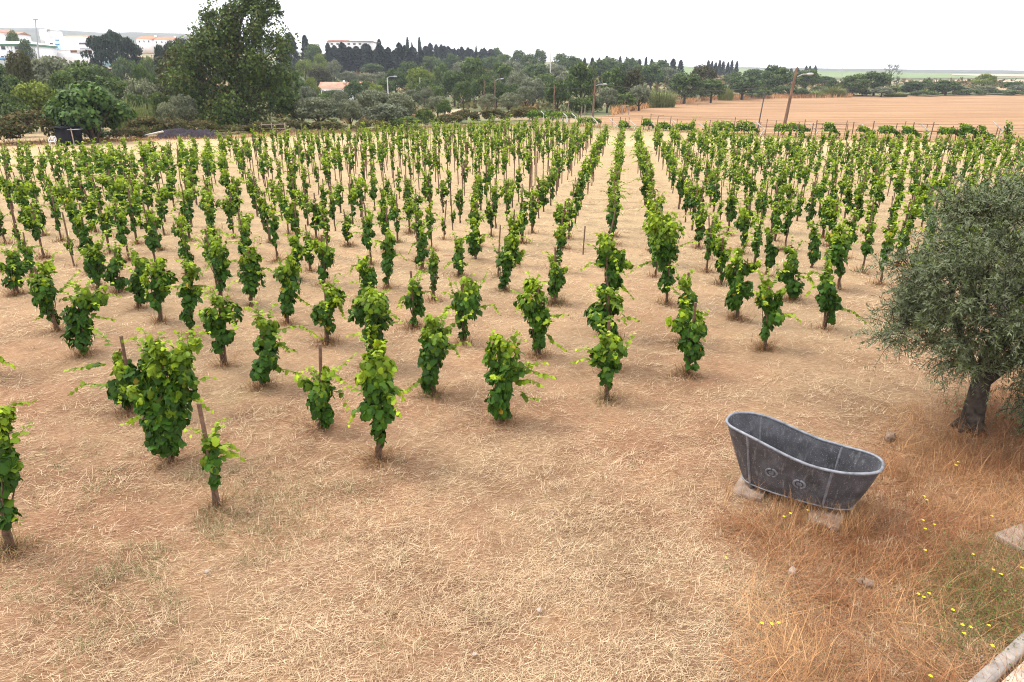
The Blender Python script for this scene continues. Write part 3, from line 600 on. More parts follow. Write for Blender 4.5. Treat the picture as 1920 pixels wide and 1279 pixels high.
# ------------------------------------------------------------------ olive tree on the right
OB = ground_at(1818, 802)
OLV = thing('olive_tree', OB, 'large grey-green olive tree at the right edge beside the bathtub', 'tree')
rng = np.random.default_rng(42); g = G()
tr = np.array([[0, 0, -.1], [.0, 0, .25], [.01, .02, .7], [.05, .05, 1.15], [.12, .08, 1.5]]); g.tube(tr, [.19, .145, .125, .115, .10], 12)
for a in range(7):
    g.tube([[0, 0, .1], [math.cos(a * .9) * .2, math.sin(a * .9) * .2, .03], [math.cos(a * .9) * .27, math.sin(a * .9) * .27, -.06]], [.07, .045, .02], 6)
cc = []
for q in range(64):
    d = nrm(rng.normal(0, 1, 3)); rr_ = rng.uniform(.45, 1) ** .6; c_ = d * rr_ * np.array([1.85, 1.55, 1.28]) + [.42, .1, 2.22]
    if c_[2] < 1.45 and c_[0] < .5: c_[2] = rng.uniform(1.5, 2.2)
    if c_[2] < 1.0: c_[2] = rng.uniform(.85, 1.5)
    cc.append(c_)
cc += [np.array(v) for v in ([-1.45, -.2, 1.75], [-1.45, -.1, 1.6], [-1.2, -.4, 2.3], [-.9, -.5, 1.5], [-.75, -.6, 1.3], [-1.0, -.3, 2.75], [-.3, -.2, 3.15], [.3, 0, 3.35], [.9, -.1, 3.4], [1.4, 0, 3.3], [.75, -.35, .75], [.7, -.3, .45], [.9, -.2, .6], [.95, -.3, .95], [.75, -.35, 1.0], [.5, -.4, 1.3], [.05, -.5, 1.5], [.45, -.35, .95], [-.2, -.55, 1.75])]
cc = np.array(cc); ends = cc[rng.choice(len(cc), 34, False)]
forks = []
for q in range(8):
    a = q * .85 + .3; e = np.array([.42 + math.cos(a) * 1.0, .1 + math.sin(a) * .9, 2.0 + rng.uniform(-.45, .5)]); s0 = tr[2 + q % 3]; mid_ = (s0 + e) / 2 + [0, 0, .1] + rng.normal(0, .08, 3); g.tube([s0, mid_, e], [.085, .06, .035], 7); forks += [mid_, e]
forks = np.array(forks)
for e in ends:
    s0 = forks[np.argmin(np.linalg.norm(forks - e, axis=1))]; m2 = (s0 + e) / 2 + rng.normal(0, .08, 3); g.tube([s0, m2, e], [.03, .02, .008], 5)
g.build('trunk', 'olive_bark', OLV, True)
# twigs with opposite leaves
nt_ = 4700; ci = rng.integers(0, len(cc), nt_); d = nrm(rng.normal(0, 1, (nt_, 3))); p0 = cc[ci] + d * rng.uniform(.05, .40, (nt_, 1)) * [1, 1, .85]
outw = nrm(p0 - [.42, .1, 1.9]); dr = nrm(outw * .6 + d * .6 + rng.normal(0, .45, (nt_, 3)) + [0, 0, .25]); Lt = rng.uniform(.16, .42, nt_)
g = G(); gw = G()
nl = 13
for s in range(nl):
    f = (s + .6) / nl; P = p0 + dr * (Lt * f)[:, None] - np.array([0, 0, 1]) * (Lt * f ** 2 * .25)[:, None]
    for sg in (-1, 1):
        sd_ = nrm(np.cross(dr, rng.normal(0, 1, (nt_, 3)))); T = dr * .75 + sd_ * sg + rng.normal(0, .2, (nt_, 3)); N = np.array([0, 0, 1]) + rng.normal(0, .55, (nt_, 3))
        yo = np.clip(.15 + .5 * f + rng.normal(0, .2, nt_), 0, 1); C = np.stack([yo, rng.random(nt_), (rng.random(nt_) < .012) * 1.0, np.ones(nt_)], -1)
        leaves(g, P, T, N, rng.uniform(.05, .088, nt_), LEAF_OLIVE, C)
g.build('foliage', 'olive_leaf', OLV)
for q in range(0, nt_, 3): gw.tube([p0[q] - dr[q] * .12, p0[q] + dr[q] * Lt[q] * .5, p0[q] + dr[q] * Lt[q] - [0, 0, Lt[q] * .22]], [.006, .004, .002], 3, False)
gw.build('twig', 'olive_bark', OLV)['kind'] = 'stuff'

# ------------------------------------------------------------------ straw, stubble, dry tufts
def proj(x, y, z=0.0):
    dpt = y * CP + (CAM_H - z) * SP; return 960 + x / dpt * FPX, 639.5 + FPX * ((CAM_H - z) * CP - y * SP) / dpt
def tallw(x, y):                      # 1 where the uncut grass stands (around olive and bath), 0 on the mown ground
    px, py = proj(x, y); edge = np.interp(py, [700, 745, 800, 860, 940, 1000, 1100, 1279, 1500], [2000, 1760, 1650, 1560, 1450, 1330, 1390, 1330, 1250]); return smooth(-60, 140, px - edge + 90 * (vnoise(x, y, .6, 9) - .5))
def blades(g, rng, P, ang, length, width, tilt, curl, C, seg=2):
    """tapering bent blades; tilt 0 lies flat, 1 stands"""
    n_ = len(P); h = np.stack([np.cos(ang), np.sin(ang), np.zeros(n_)], -1); sd_ = np.stack([-h[:, 1], h[:, 0], np.zeros(n_)], -1)
    cur = P.copy(); rows = []; tl = tilt.copy()
    for s in range(seg + 1):
        wv = width * (1 - .75 * s / seg) * .5; rows.append(cur - sd_ * wv[:, None]); rows.append(cur + sd_ * wv[:, None])
        cur = cur + (h * np.cos(tl)[:, None] + np.array([0, 0, 1.]) * np.sin(tl)[:, None]) * (length / seg)[:, None]; tl = tl - curl
    V = np.stack(rows, 1); k = 2 * (seg + 1); b_ = np.arange(n_)[:, None, None] * k
    F = (b_ + np.array([[2 * s, 2 * s + 1, 2 * s + 3, 2 * s + 2] for s in range(seg)])[None]).reshape(-1, 4); g.add(V.reshape(-1, 3), F, np.repeat(C, k, axis=0))
rng = np.random.default_rng(77)
N1 = 400000
a = rng.uniform(-.78, .78, N1); d = np.exp(rng.uniform(math.log(4.2), math.log(62), N1)); X = d * np.sin(a); Y = d * np.cos(a)
ca, sa = math.cos(.43), math.sin(.43); al = X * ca + Y * sa; ac = -X * sa + Y * ca
trk = vnoise(al / 5, ac, .45, 4) * .6 + vnoise(X, Y, .9, 5) * .5
keep = rng.random(N1) < np.clip((trk - .34) * 2.6, .05, 1); X, Y, d, trk = X[keep], Y[keep], d[keep], trk[keep]; n_ = len(X)
g = G(); sclr = np.maximum(1, d / 7.5); green = np.clip((vnoise(X, Y, 1.3, 6) - .62) * 3, 0, 1) * smooth(-1, -4, X) * (1 - smooth(9, 13, Y)) + np.clip((vnoise(X, Y, 2.2, 7) - .72) * 2, 0, .5)
yo = np.clip(rng.beta(1.6, 1.5, n_) * .85 + (vnoise(X, Y, .7, 8) - .5) * .5 + .12 * smooth(12, 25, d), 0, 1) * (1 - .45 * tallw(X, Y))
C = np.stack([yo, rng.random(n_), green * (rng.random(n_) < .55), np.ones(n_)], -1)
ang = np.where(rng.random(n_) < .35, .43 + rng.normal(0, .5, n_), rng.uniform(0, 6.28, n_))
cl = rng.integers(0, 9000, n_); inc = rng.random(n_) < .55                     # swept-together wisps
ca_ = rng.uniform(-.78, .78, 9000); cd_ = np.exp(rng.uniform(math.log(4.2), math.log(40), 9000)); cang = np.where(rng.random(9000) < .5, .43, rng.uniform(0, 6.28, 9000)) + rng.normal(0, .3, 9000); cyo = rng.beta(1.2, 1.2, 9000)
sp_ = .05 + .10 * (cl % 7) / 6; X = np.where(inc, cd_[cl] * np.sin(ca_[cl]) + rng.normal(0, 1, n_) * sp_ * 1.6, X); Y = np.where(inc, cd_[cl] * np.cos(ca_[cl]) + rng.normal(0, 1, n_) * sp_, Y); d = np.hypot(X, Y); sclr = np.maximum(1, d / 7.5)
ang = np.where(inc, cang[cl] + rng.normal(0, .45, n_), ang); C[:, 0] = np.where(inc, np.clip(cyo[cl] * .9 + rng.normal(0, .12, n_), 0, 1), C[:, 0]) * (1 - .4 * tallw(X, Y))
P = np.stack([X, Y, land(X, Y) + rng.uniform(.002, .026, n_)], -1)
blades(g, rng, P, ang, rng.gamma(3, .028, n_).clip(.025, .36) * sclr ** .7, .0034 * sclr, rng.normal(.06, .16, n_), rng.normal(.05, .2, n_), C, 1)
o = g.build('straw', 'straw'); tag(o, 'pale cut straw lying over the whole vineyard floor', 'straw', kind='stuff')

g = G()
# short dry stubble and small tufts on the mown ground
nT = 4200; a = rng.uniform(-.75, .75, nT); d = np.exp(rng.uniform(math.log(4.5), math.log(38), nT)); tx, ty = d * np.sin(a), d * np.cos(a); kk = vnoise(tx, ty, 1.4, 11) > .42; tx, ty = tx[kk], ty[kk]
per = 16; X = np.repeat(tx, per) + rng.normal(0, .035, len(tx) * per); Y = np.repeat(ty, per) + rng.normal(0, .035, len(tx) * per); n_ = len(X); big_ = np.repeat(rng.uniform(.5, 1.25, len(tx)), per)
gre = np.repeat((rng.random(len(tx)) < .05 + .5 * smooth(-2, -4.5, tx) * (ty < 8.5)) * 1.0, per)
C = np.stack([rng.uniform(.1, .85, n_), rng.random(n_), gre * rng.uniform(.3, .9, n_), np.ones(n_)], -1)
blades(g, rng, np.stack([X, Y, land(X, Y)], -1), rng.uniform(0, 6.28, n_), rng.uniform(.05, .13, n_) * big_, np.full(n_, .0052), rng.uniform(.5, 1.4, n_), rng.uniform(0, .5, n_), C, 2)
# greener tufts at the lower left
tx = rng.normal(-4.0, 1.3, 420); ty = rng.normal(6.6, .9, 420); kk = (vnoise(tx, ty, .55, 15) > .5) & (ty > 4.6); tx, ty = tx[kk], ty[kk]; per = 26
X = np.repeat(tx, per) + rng.normal(0, .07, len(tx) * per); Y = np.repeat(ty, per) + rng.normal(0, .07, len(tx) * per); n_ = len(X)
C = np.stack([rng.uniform(.0, .8, n_), rng.random(n_), (rng.random(n_) < .75) * rng.uniform(.3, .95, n_), np.ones(n_)], -1)
blades(g, rng, np.stack([X, Y, land(X, Y)], -1), rng.uniform(0, 6.28, n_), rng.uniform(.05, .15, n_), np.full(n_, .006), rng.uniform(.4, 1.3, n_), rng.uniform(0, .6, n_), C, 2)
o = g.build('dry_tufts', 'straw'); tag(o, 'short dry grass tufts on the mown ground', 'grass', kind='stuff')
g = G()
# dry ruffs of grass around the feet of the vines and of the bath
feet = [v[0] for v in VINES if v[0][1] < 19] + [c[5] for c in cand[:110]]
for q, p in enumerate(feet):
    k = int(rng.integers(70, 280) * (1.2 if q < 30 else .6)); rr_ = np.abs(rng.normal(0, .14, k)); aa = rng.uniform(0, 6.28, k); X = p[0] + rr_ * np.cos(aa); Y = p[1] + rr_ * np.sin(aa)
    gq = rng.random() < .2; C = np.stack([rng.uniform(0, .7, k), rng.random(k), (rng.random(k) < (.4 if gq else .05)) * .8, np.ones(k)], -1)
    blades(g, rng, np.stack([X, Y, land(X, Y)], -1), aa + rng.normal(0, .9, k), rng.uniform(.10, .36, k), np.full(k, .0075 * max(1, p[1] / 9)), rng.uniform(.25, 1.4, k), rng.uniform(.1, .8, k), C, 3)
o = g.build('dry_ruffs', 'ruff_straw'); tag(o, 'brown dry grass ruffs around the feet of the vines', 'grass', kind='stuff')

# tall uncut grass: lodged and standing
g = G(); N2 = 150000; X = rng.uniform(1.0, 12, N2); Y = rng.uniform(3.8, 12.5, N2); tw = tallw(X, Y); tub_d = np.hypot(X - 3.6, Y - 7.4)
keep = (rng.random(N2) < tw * (.35 + .9 * vnoise(X, Y, .5, 12))); lx = (X - 3.6) * math.cos(-TA) - (Y - 7.4) * math.sin(-TA); ly = (X - 3.6) * math.sin(-TA) + (Y - 7.4) * math.cos(-TA)
keep &= ~((abs(lx) < .72) & (abs(ly) < .28)); X, Y = X[keep], Y[keep]; n_ = len(X); pat = vnoise(X, Y, .8, 13)
stand = rng.random(n_) < .30; tilt = np.where(stand, rng.uniform(.6, 1.45, n_), np.abs(rng.normal(.15, .2, n_))); flow = 6.28 * vnoise(X, Y, 1.1, 14) * 1.5
px_, py_ = proj(X, Y); gre = (np.hypot((px_ - 1870) / 150, (py_ - 1130) / 110) < 1) * (rng.random(n_) < .45) * .9
C = np.stack([np.clip(rng.beta(1.1, 2.0, n_) + (pat - .5) * .7, 0, 1), rng.random(n_), np.maximum(gre, (rng.random(n_) < .03) * .8), np.ones(n_)], -1)
blades(g, rng, np.stack([X, Y, land(X, Y)], -1), np.where(stand, rng.uniform(0, 6.28, n_), flow + rng.normal(0, .9, n_)), rng.uniform(.18, .58, n_) * np.where(stand, .8, 1), rng.uniform(.003, .0062, n_), tilt, np.where(stand, rng.uniform(.05, .5, n_), rng.uniform(-.1, .15, n_)), C, 3)
# stems with drooping seed heads by the foot end of the bath
for q in range(70):
    px, py = (rng.uniform(1500, 1640), rng.uniform(955, 1010)) if q < 45 else (rng.uniform(1340, 1500), rng.uniform(900, 990)); b_ = ground_at(px, py); k = 9
    C = np.stack([np.full(k, rng.uniform(.2, .9)), rng.random(k), np.full(k, .25 * (q % 3 == 0)), np.ones(k)], -1); P = np.tile(b_, (k, 1)) + rng.normal(0, .02, (k, 3)) * [1, 1, 0]; P[:, 2] = 0
    blades(g, rng, P, rng.uniform(0, 6.28, k), rng.uniform(.2, .42, k), np.full(k, .0035), rng.uniform(1.0, 1.5, k), rng.uniform(.05, .45, k), C, 3)
o = g.build('tall_dry_grass', 'tall_straw'); tag(o, 'tall tangled dry grass round the bathtub and olive', 'grass', kind='stuff')

# low green weed patch with yellow specks near the kerb
g = G(); k = 2600; px = rng.normal(1860, 75, k); py = rng.normal(1135, 55, k); P = np.array([ground_at(x_, y_) for x_, y_ in zip(px, py)]); P[:, 2] = rng.uniform(.01, .22, k) * rng.random(k) ** .5
T = rng.normal(0, 1, (k, 3)); N = rng.normal(0, .5, (k, 3)) + [0, 0, 1]; leaves(g, P, T, N, rng.uniform(.008, .022, k), LEAF_FAR, np.stack([rng.random(k), rng.random(k), rng.random(k) * .4, np.ones(k)], -1))
tag(g.build('weed_patch', 'broad'), 'wiry green weeds growing beside the kerb at lower right', 'weeds', kind='stuff')

# yellow flower heads
FL = [(1797, 866), (1793, 872), (1733, 930), (1738, 937), (1731, 975), (1735, 991), (1752, 983), (1860, 967), (1735, 1031), (1825, 1039), (1863, 1068), (1877, 1076), (1916, 1064), (1722, 1113), (1732, 1119), (1742, 1112), (1787, 1143), (1805, 1171), (1820, 1175), (1808, 1187), (1854, 1172), (1861, 1210), (1745, 1267), (1514, 956), (1482, 962), (1470, 968), (1361, 1045), (1429, 1168), (1447, 1169), (1460, 1167)]
for q, (px, py) in enumerate(FL):
    hgt = .12 + .1 * ((q * 37) % 10) / 10; b_ = ground_at(px, py, hgt); o = thing('yellow_flower', (b_[0], b_[1], 0), 'small yellow flower in dry grass, %s lowest in the picture of thirty' % ordn(1 + sum(f_[1] > py or (f_[1] == py and f_[0] < px) for f_ in FL)), 'flower', 'yellow flowers in the dry grass')
    g = G(); g.tube([[0, 0, -.02], [.006, .004, hgt * .5], [0, 0, hgt]], .0018, 4, False); g.build('stem', 'stem_green', o)
    g = G(); k = 11; an = np.arange(k) * 2.4; r_ = .0045 * np.sqrt(np.arange(k) / k) * 3; P = np.stack([r_ * np.cos(an), r_ * np.sin(an), hgt + .004 - r_ * .25], -1); leaves(g, P, np.stack([np.cos(an), np.sin(an), 0 * an], -1), np.tile([0, 0, 1.], (k, 1)) + rng.normal(0, .2, (k, 3)), .0125, LEAF_FAR, np.stack([rng.random(k), rng.random(k), 0 * an, 1 + 0 * an], -1)); g.build('flower_head', 'petal', o)

# ------------------------------------------------------------------ stones, kerb and paving
def rock(name, px, py, size, mat, label, seed):
    r_ = np.random.default_rng(seed); g = G(); nu, nv = 10, 7; u_ = np.linspace(0, 2 * math.pi, nu, endpoint=False); v_ = np.linspace(.12, math.pi - .12, nv); k3 = r_.normal(0, .22, (nv, nu)) + 1; k3[[0, -1]] = k3[[0, -1]].mean()
    V = np.stack([np.outer(np.sin(v_), np.cos(u_)) * k3, np.outer(np.sin(v_), np.sin(u_)) * k3, np.outer(np.cos(v_), np.ones(nu)) * k3], -1) * np.array(size) / 2
    g.add(V[::-1].reshape(-1, 3), grid_faces(nv, nu)); i = np.arange(nu); g.add(V[0], [[*range(nu)]]); b_ = ground_at(px, py); o = g.build(name, mat); o.location = (b_[0], b_[1], size[2] * .16); o.rotation_euler = (0, 0, seed * 1.3); return tag(o, label, 'stone')
rock('stone', 1485, 1072, (.12, .07, .06), 'pale_rock', 'pale oblong stone in the grass below the bathtub', 3)
rock('stone', 1628, 1096, (.13, .10, .09), 'rock', 'brown lumpy stone right of the pale oblong stone', 5)
rock('stone', 1612, 1090, (.07, .07, .06), 'rock', 'small brown stone touching the brown lumpy stone', 6)
rock('stone', 1668, 822, (.22, .14, .14), 'rock', 'grey rock half hidden in grass behind the bathtub', 8)
rock('stone', 1012, 1145, (.06, .05, .035), 'pale_rock', 'small pale stone on the mown ground, bottom middle', 9)
rock('stone', 890, 1227, (.05, .04, .03), 'pale_rock', 'small pale stone on the mown ground, lowest in the middle', 10)
rock('stone', 388, 1072, (.06, .05, .03), 'pale_rock', 'small pale stone on the mown ground at lower left', 11)
g = G(); k = 700; a = rng.uniform(-.75, .75, k); d = np.exp(rng.uniform(math.log(4.5), math.log(14), k)); X, Y = d * np.sin(a), d * np.cos(a); tet = np.array([[0, 0, 1], [1, 0, -.3], [-.5, .87, -.3], [-.5, -.87, -.3]]); tf = np.array([[0, 1, 2], [0, 2, 3], [0, 3, 1]])
s_ = rng.gamma(2, .004, k).clip(.003, .022); rt = rng.uniform(0, 6.28, k); Rm = np.stack([np.stack([np.cos(rt), -np.sin(rt)], -1), np.stack([np.sin(rt), np.cos(rt)], -1)], 1)
V = np.repeat(tet[None], k, 0) * rng.uniform(.6, 1.3, (k, 4, 1)); V[..., :2] = np.einsum('nij,nvj->nvi', Rm, V[..., :2]); V = V * s_[:, None, None] * [1, 1, .6] + np.stack([X, Y, land(X, Y) + .006], -1)[:, None]
tag(g.add(V.reshape(-1, 3), (np.arange(k)[:, None, None] * 4 + tf).reshape(-1, 3)).build('pebbles', 'pale_rock'), 'tiny pale pebbles and clods on the mown ground', 'pebbles', kind='stuff')
K0 = ground_at(1822, 1290, .08); K1 = ground_at(1945, 1178, .08); kd = (K1 - K0)[:2]; kl = np.linalg.norm(kd); kd /= kl; kn = np.array([kd[1], -kd[0]]); ka = math.atan2(kd[1], kd[0])
KERB = tag(obj('kerb', None), 'grey stone kerb edging the paving at the lower right corner', 'kerb')
KERB.location = (K0[0], K0[1], 0)
for q in range(-2, 8):
    c_ = kd * (q * .62 + .31); g = G(); x, y, z = .306, .055, .08; bv = .014
    V = [[-x, -y, -z], [x, -y, -z], [x, y, -z], [-x, y, -z], [-x, -y, z - bv], [x, -y, z - bv], [x, y, z - bv], [-x, y, z - bv], [-x + bv, -y + bv, z], [x - bv, -y + bv, z], [x - bv, y - bv, z], [-x + bv, y - bv, z]]
    g.add(V, np.array([[0, 1, 5, 4], [1, 2, 6, 5], [2, 3, 7, 6], [3, 0, 4, 7], [4, 5, 9, 8], [5, 6, 10, 9], [6, 7, 11, 10], [7, 4, 8, 11], [8, 9, 10, 11]])); o = g.build('kerb_stone', 'kerb_stone', KERB); o.location = (c_[0], c_[1], .0); o.rotation_euler = (0, 0, ka + .01 * (q % 2))
PAV = tag(obj('paving', None, None, (K0[0], K0[1], 0)), 'pale pinkish paving slabs beyond the kerb, lower right corner', 'paving', kind='structure')
g = G(); g.box((0, 0, 0), (.395, .395, .09)); pme = mesh_of('paving_slab', g, 'paving_stone')
for q in range(-3, 12):
    for r_ in range(4):
        c_ = kd * (q * .41) + kn * (.29 + r_ * .41); o = obj('paving_slab', pme, PAV); o.location = (c_[0], c_[1], -.012 + .003 * ((q * 3 + r_) % 3)); o.rotation_euler = (0, 0, ka)
g = G(); slab_mesh(g, (.55, .4, .07), np.random.default_rng(12)); o = g.build('stone_slab', 'slab'); b_ = ground_at(1925, 1012); o.location = (b_[0], b_[1], .0); o.rotation_euler = (0, 0, .4); tag(o, 'flat pale slab lying in dry grass at the right edge', 'slab')

# ------------------------------------------------------------------ trees and scrub behind the vineyard
def crown_pts(rng, nc, n_, lo=.12, sph=1.0, flat=1.0, edge=.62, rc=(.2, .36), taper=None):
    """leaf centres, outward directions of a lumpy crown in a unit box (x, y in -.5..5, z in 0..1)"""
    d = nrm(rng.normal(0, 1, (nc, 3))); d[:, 2] = np.where(d[:, 2] < -.55, -d[:, 2], d[:, 2]); rad = rng.uniform(edge, 1, nc) ** .8
    r_ = rng.uniform(*rc, nc); c = d * (rad * (1 - r_ * .8))[:, None]
    if taper is not None: c[:, :2] *= np.interp(c[:, 2], [-1, 0, 1], taper)[:, None]
    k = rng.choice(nc, n_, p=r_ ** 2 / (r_ ** 2).sum()); e = nrm(rng.normal(0, 1, (n_, 3)) + [0, 0, .25]); P = c[k] + e * (r_[k] * rng.uniform(.55, 1.05, n_))[:, None]
    out = nrm(e + c[k] * .6); P = P * .5; P[:, 2] = lo + (P[:, 2] + .5) * (1 - lo); return P, out, c
def crown_mesh(name, seed, mat, nc, n_, size, lo=.12, tmpl=LEAF_CLUMP, asp=1.0, dry=.02, young=.0, **kw):
    """asp = height over width of the finished tree, keeps leaf shapes sane when scaled"""
    rng = np.random.default_rng(seed); P, out, c = crown_pts(rng, nc, n_, lo, **kw); g = G(); k = len(P)
    P = P * [1, 1, asp]; N = out * .7 + [0, 0, .35] + rng.normal(0, .45, (k, 3)); T = rng.normal(0, 1, (k, 3)) + [0, 0, -.3]
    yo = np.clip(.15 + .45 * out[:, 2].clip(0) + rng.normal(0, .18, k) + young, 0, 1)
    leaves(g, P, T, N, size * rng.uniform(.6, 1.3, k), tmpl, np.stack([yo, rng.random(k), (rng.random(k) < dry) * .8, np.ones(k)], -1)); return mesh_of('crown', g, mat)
def trunk_mesh(seed, asp, top=.55, r=.028, limbs=5, lean=0.0):
    rng = np.random.default_rng(seed); g = G(); q = np.array([[0, 0, -.03], [lean * .3, 0, top * .35], [lean, .01, top]]) * [1, 1, asp]; g.tube(q, [r * 1.3, r, r * .6], 7)
    for k in range(limbs):
        a = k * 2.4 + rng.random(); s0 = q[1] * (1 - .5 * (k % 2)) + q[2] * .5 * (k % 2); e = s0 + [math.cos(a) * .28, math.sin(a) * .28, asp * rng.uniform(.18, .35)]; g.tube([s0, (s0 + e) / 2 + [0, 0, .03], e], [r * .5, r * .35, r * .12], 5)
    return mesh_of('trunk', g, 'bark', True)
def conifer_mesh(seed, narrow=False, n_=1700, mat='conifer'):
    rng = np.random.default_rng(seed); z = rng.random(n_) ** .8; a = rng.uniform(0, 6.28, n_); lay = np.sin(z * (50 if not narrow else 90) + rng.normal(0, .5)) * .12
    prof = (1 - z) ** (.42 if not narrow else .5) * (.5 if not narrow else .5) * np.where(z < .12, z / .12 * .6 + .4, 1); r_ = prof * (.6 + lay + .55 * vnoise(a * 1.5, z * 9, 1, seed)) * rng.uniform(.55, 1.1, n_)
    P = np.stack([r_ * np.cos(a), r_ * np.sin(a), (.08 + .92 * z) * 2.4 - r_ * .35], -1); out = np.stack([np.cos(a), np.sin(a), np.full(n_, .2)], -1); g = G()
    T = out * .8 + np.array([0, 0, -.5 if not narrow else .9]) + rng.normal(0, .3, (n_, 3)); N = np.array([0, 0, 1.]) + out * .6 + rng.normal(0, .4, (n_, 3))
    leaves(g, P, T, N, rng.uniform(.09, .18, n_), LEAF_CLUMP, np.stack([rng.random(n_) * .7, rng.random(n_), (rng.random(n_) < .03) * .7, np.ones(n_)], -1)); gt = G(); gt.tube([[0, 0, -.05], [0, 0, 1.2], [0, 0, 2.3]], [.05, .035, .008], 6); return mesh_of('crown', g, mat), mesh_of('trunk', gt, 'bark', True)
def reed_mesh(seed, n_=1500):
    rng = np.random.default_rng(seed); g = G(); rr_ = rng.random(n_) ** .5 * .5; a = rng.uniform(0, 6.28, n_); P = np.stack([rr_ * np.cos(a), rr_ * np.sin(a), np.zeros(n_)], -1)
    C = np.stack([rng.random(n_), rng.random(n_), (rng.random(n_) < .08) * .7, np.ones(n_)], -1); hh = (1 - rr_ * 1.35) * rng.uniform(.5, 1.05, n_); blades(g, rng, P, a + rng.normal(0, .8, n_), hh * 1.15, np.full(n_, .045), rng.uniform(1.15, 1.5, n_), rng.uniform(.05, .28, n_), C, 3); return mesh_of('crown', g, 'reed')
KIND = {}
def addkind(k, asp, items): KIND[k] = (asp, items)
addkind('broad', 1.0, [(crown_mesh('c', s, 'broad', 46, 3400, .050, .1), trunk_mesh(s, 1.0)) for s in (1, 2, 3, 4)])
addkind('bright', 1.0, [(crown_mesh('c', s, 'bright', 40, 3000, .050, .12), trunk_mesh(s, 1.0)) for s in (11, 12)])
addkind('rust', 1.1, [(crown_mesh('c', s, 'rust', 50, 4200, .045, .05, asp=1.1), trunk_mesh(s, 1.1)) for s in (15, 16)])
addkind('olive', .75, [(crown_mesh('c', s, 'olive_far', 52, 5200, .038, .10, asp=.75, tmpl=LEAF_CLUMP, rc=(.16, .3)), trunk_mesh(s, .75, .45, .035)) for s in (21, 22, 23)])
addkind('bramble', .55, [(crown_mesh('c', s, 'bramble', 44, 3600, .040, -.02, asp=.55, dry=.14, rc=(.16, .32)), None) for s in (31, 32, 33)])
addkind('hedge', .6, [(crown_mesh('c', s, 'broad', 40, 3000, .045, -.02, asp=.6, dry=.05, rc=(.18, .34)), None) for s in (35, 36)])
addkind('umbrella', .45, [(crown_mesh('c', 41, 'conifer', 46, 4200, .034, .22, asp=.45, young=.25, flat=.6, rc=(.16, .28)), trunk_mesh(41, .45, .5))])
addkind('poplar', 1.3, [(crown_mesh('c', 45, 'olive_far', 60, 1300, .035, .1, asp=1.3, rc=(.08, .16)), trunk_mesh(45, 1.3, .7, .02, 9))])
addkind('conifer', 2.4, [conifer_mesh(s) for s in (51, 52, 53, 54)])
addkind('cypress', 2.4, [conifer_mesh(s, True) for s in (57, 58)])
addkind('reed', 1.0, [(reed_mesh(s), None) for s in (61, 62)])
_cnt = {}
NAMES = dict(broad='tree', bright='tree', rust='tree', olive='olive_tree', bramble='bramble_bush', hedge='shrub', umbrella='umbrella_pine', poplar='poplar_tree', conifer='conifer_tree', cypress='cypress_tree', reed='reed_clump')
CATS = dict(broad='tree', bright='tree', rust='tree', olive='tree', bramble='bush', hedge='shrub', umbrella='tree', poplar='tree', conifer='tree', cypress='tree', reed='reeds')
PL = []
def plant(kind, px, wpx, top, Y, label, group=None, sink=.0):
    asp, items = KIND[kind]; i = _cnt.get(kind, 0); _cnt[kind] = i + 1; cr_, tr_ = items[i % len(items)]
    base = on_land(px, Y); tp = at_depth(px, top, Y); H = max(.5, tp[2] - base[2]); zc = Y * CP + (CAM_H - tp[2]) * SP; W = wpx / FPX * zc
    base[2] -= .07 * H if kind in ('bramble', 'hedge') else sink
    o = thing(NAMES[kind], base, label, CATS[kind], group, (i * 2.399) % 6.28); o.scale = (W, W, H / asp); obj('crown', cr_, o); PL.append((px, o))
    if tr_ is not None: obj('trunk', tr_, o)
    return o

# the tall tree on the left: an uneven tower of foliage
TB = on_land(447, 88); TALL = thing('tall_tree', TB, 'tallest dark tree rising to the top of the picture at left', 'tree'); rng = np.random.default_rng(5); g = G(); gt = G()
lob = [(455, 230, 62), (410, 215, 55), (500, 215, 52), (405, 165, 62), (460, 165, 66), (510, 160, 45), (395, 115, 58), (440, 110, 58), (490, 110, 58), (525, 150, 24), (378, 75, 34), (410, 60, 48), (450, 60, 52), (490, 60, 46), (425, 25, 26), (455, 22, 28), (485, 15, 30), (503, 2, 20), (515, 18, 12), (355, 100, 34), (352, 140, 40), (370, 175, 36), (540, 165, 26), (535, 200, 26), (392, 40, 20), (468, -8, 22), (380, 205, 30), (520, 90, 22)]
for px, py, r_ in lob:
    c0 = at_depth(px, py, 88) - TB; R = r_ / FPX * 86 * .92; m_ = 7; k = int(640 * (r_ / 30) ** 1.7) + 140; sub = c0 + rng.normal(0, .42, (m_, 3)) * R * [1, 1, .9]; ki = rng.integers(0, m_, k); e = nrm(rng.normal(0, 1, (k, 3)) + [0, 0, .2]); P = sub[ki] + e * (R * rng.uniform(.2, .56, k))[:, None]
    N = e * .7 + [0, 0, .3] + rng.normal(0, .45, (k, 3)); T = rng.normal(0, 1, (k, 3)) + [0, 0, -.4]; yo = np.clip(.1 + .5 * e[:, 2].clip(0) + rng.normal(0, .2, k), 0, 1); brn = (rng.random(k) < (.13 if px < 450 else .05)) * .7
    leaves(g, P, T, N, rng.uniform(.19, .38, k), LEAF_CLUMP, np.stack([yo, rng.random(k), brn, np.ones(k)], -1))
    s0 = np.array([rng.normal(0, .2), 0, max(1.5, c0[2] * .55)]); gt.tube([s0, (s0 + c0) / 2 + [0, 0, .4], c0], [.2, .13, .05], 6)
gt.tube([[0, 0, -.2], [.1, 0, 3], [.0, .1, 7], [.5, 0, 11], [1.0, 0, 15]], [.62, .5, .4, .25, .1], 10)
g.build('crown', 'broad', TALL); gt.build('trunk', 'bark', TALL, True)

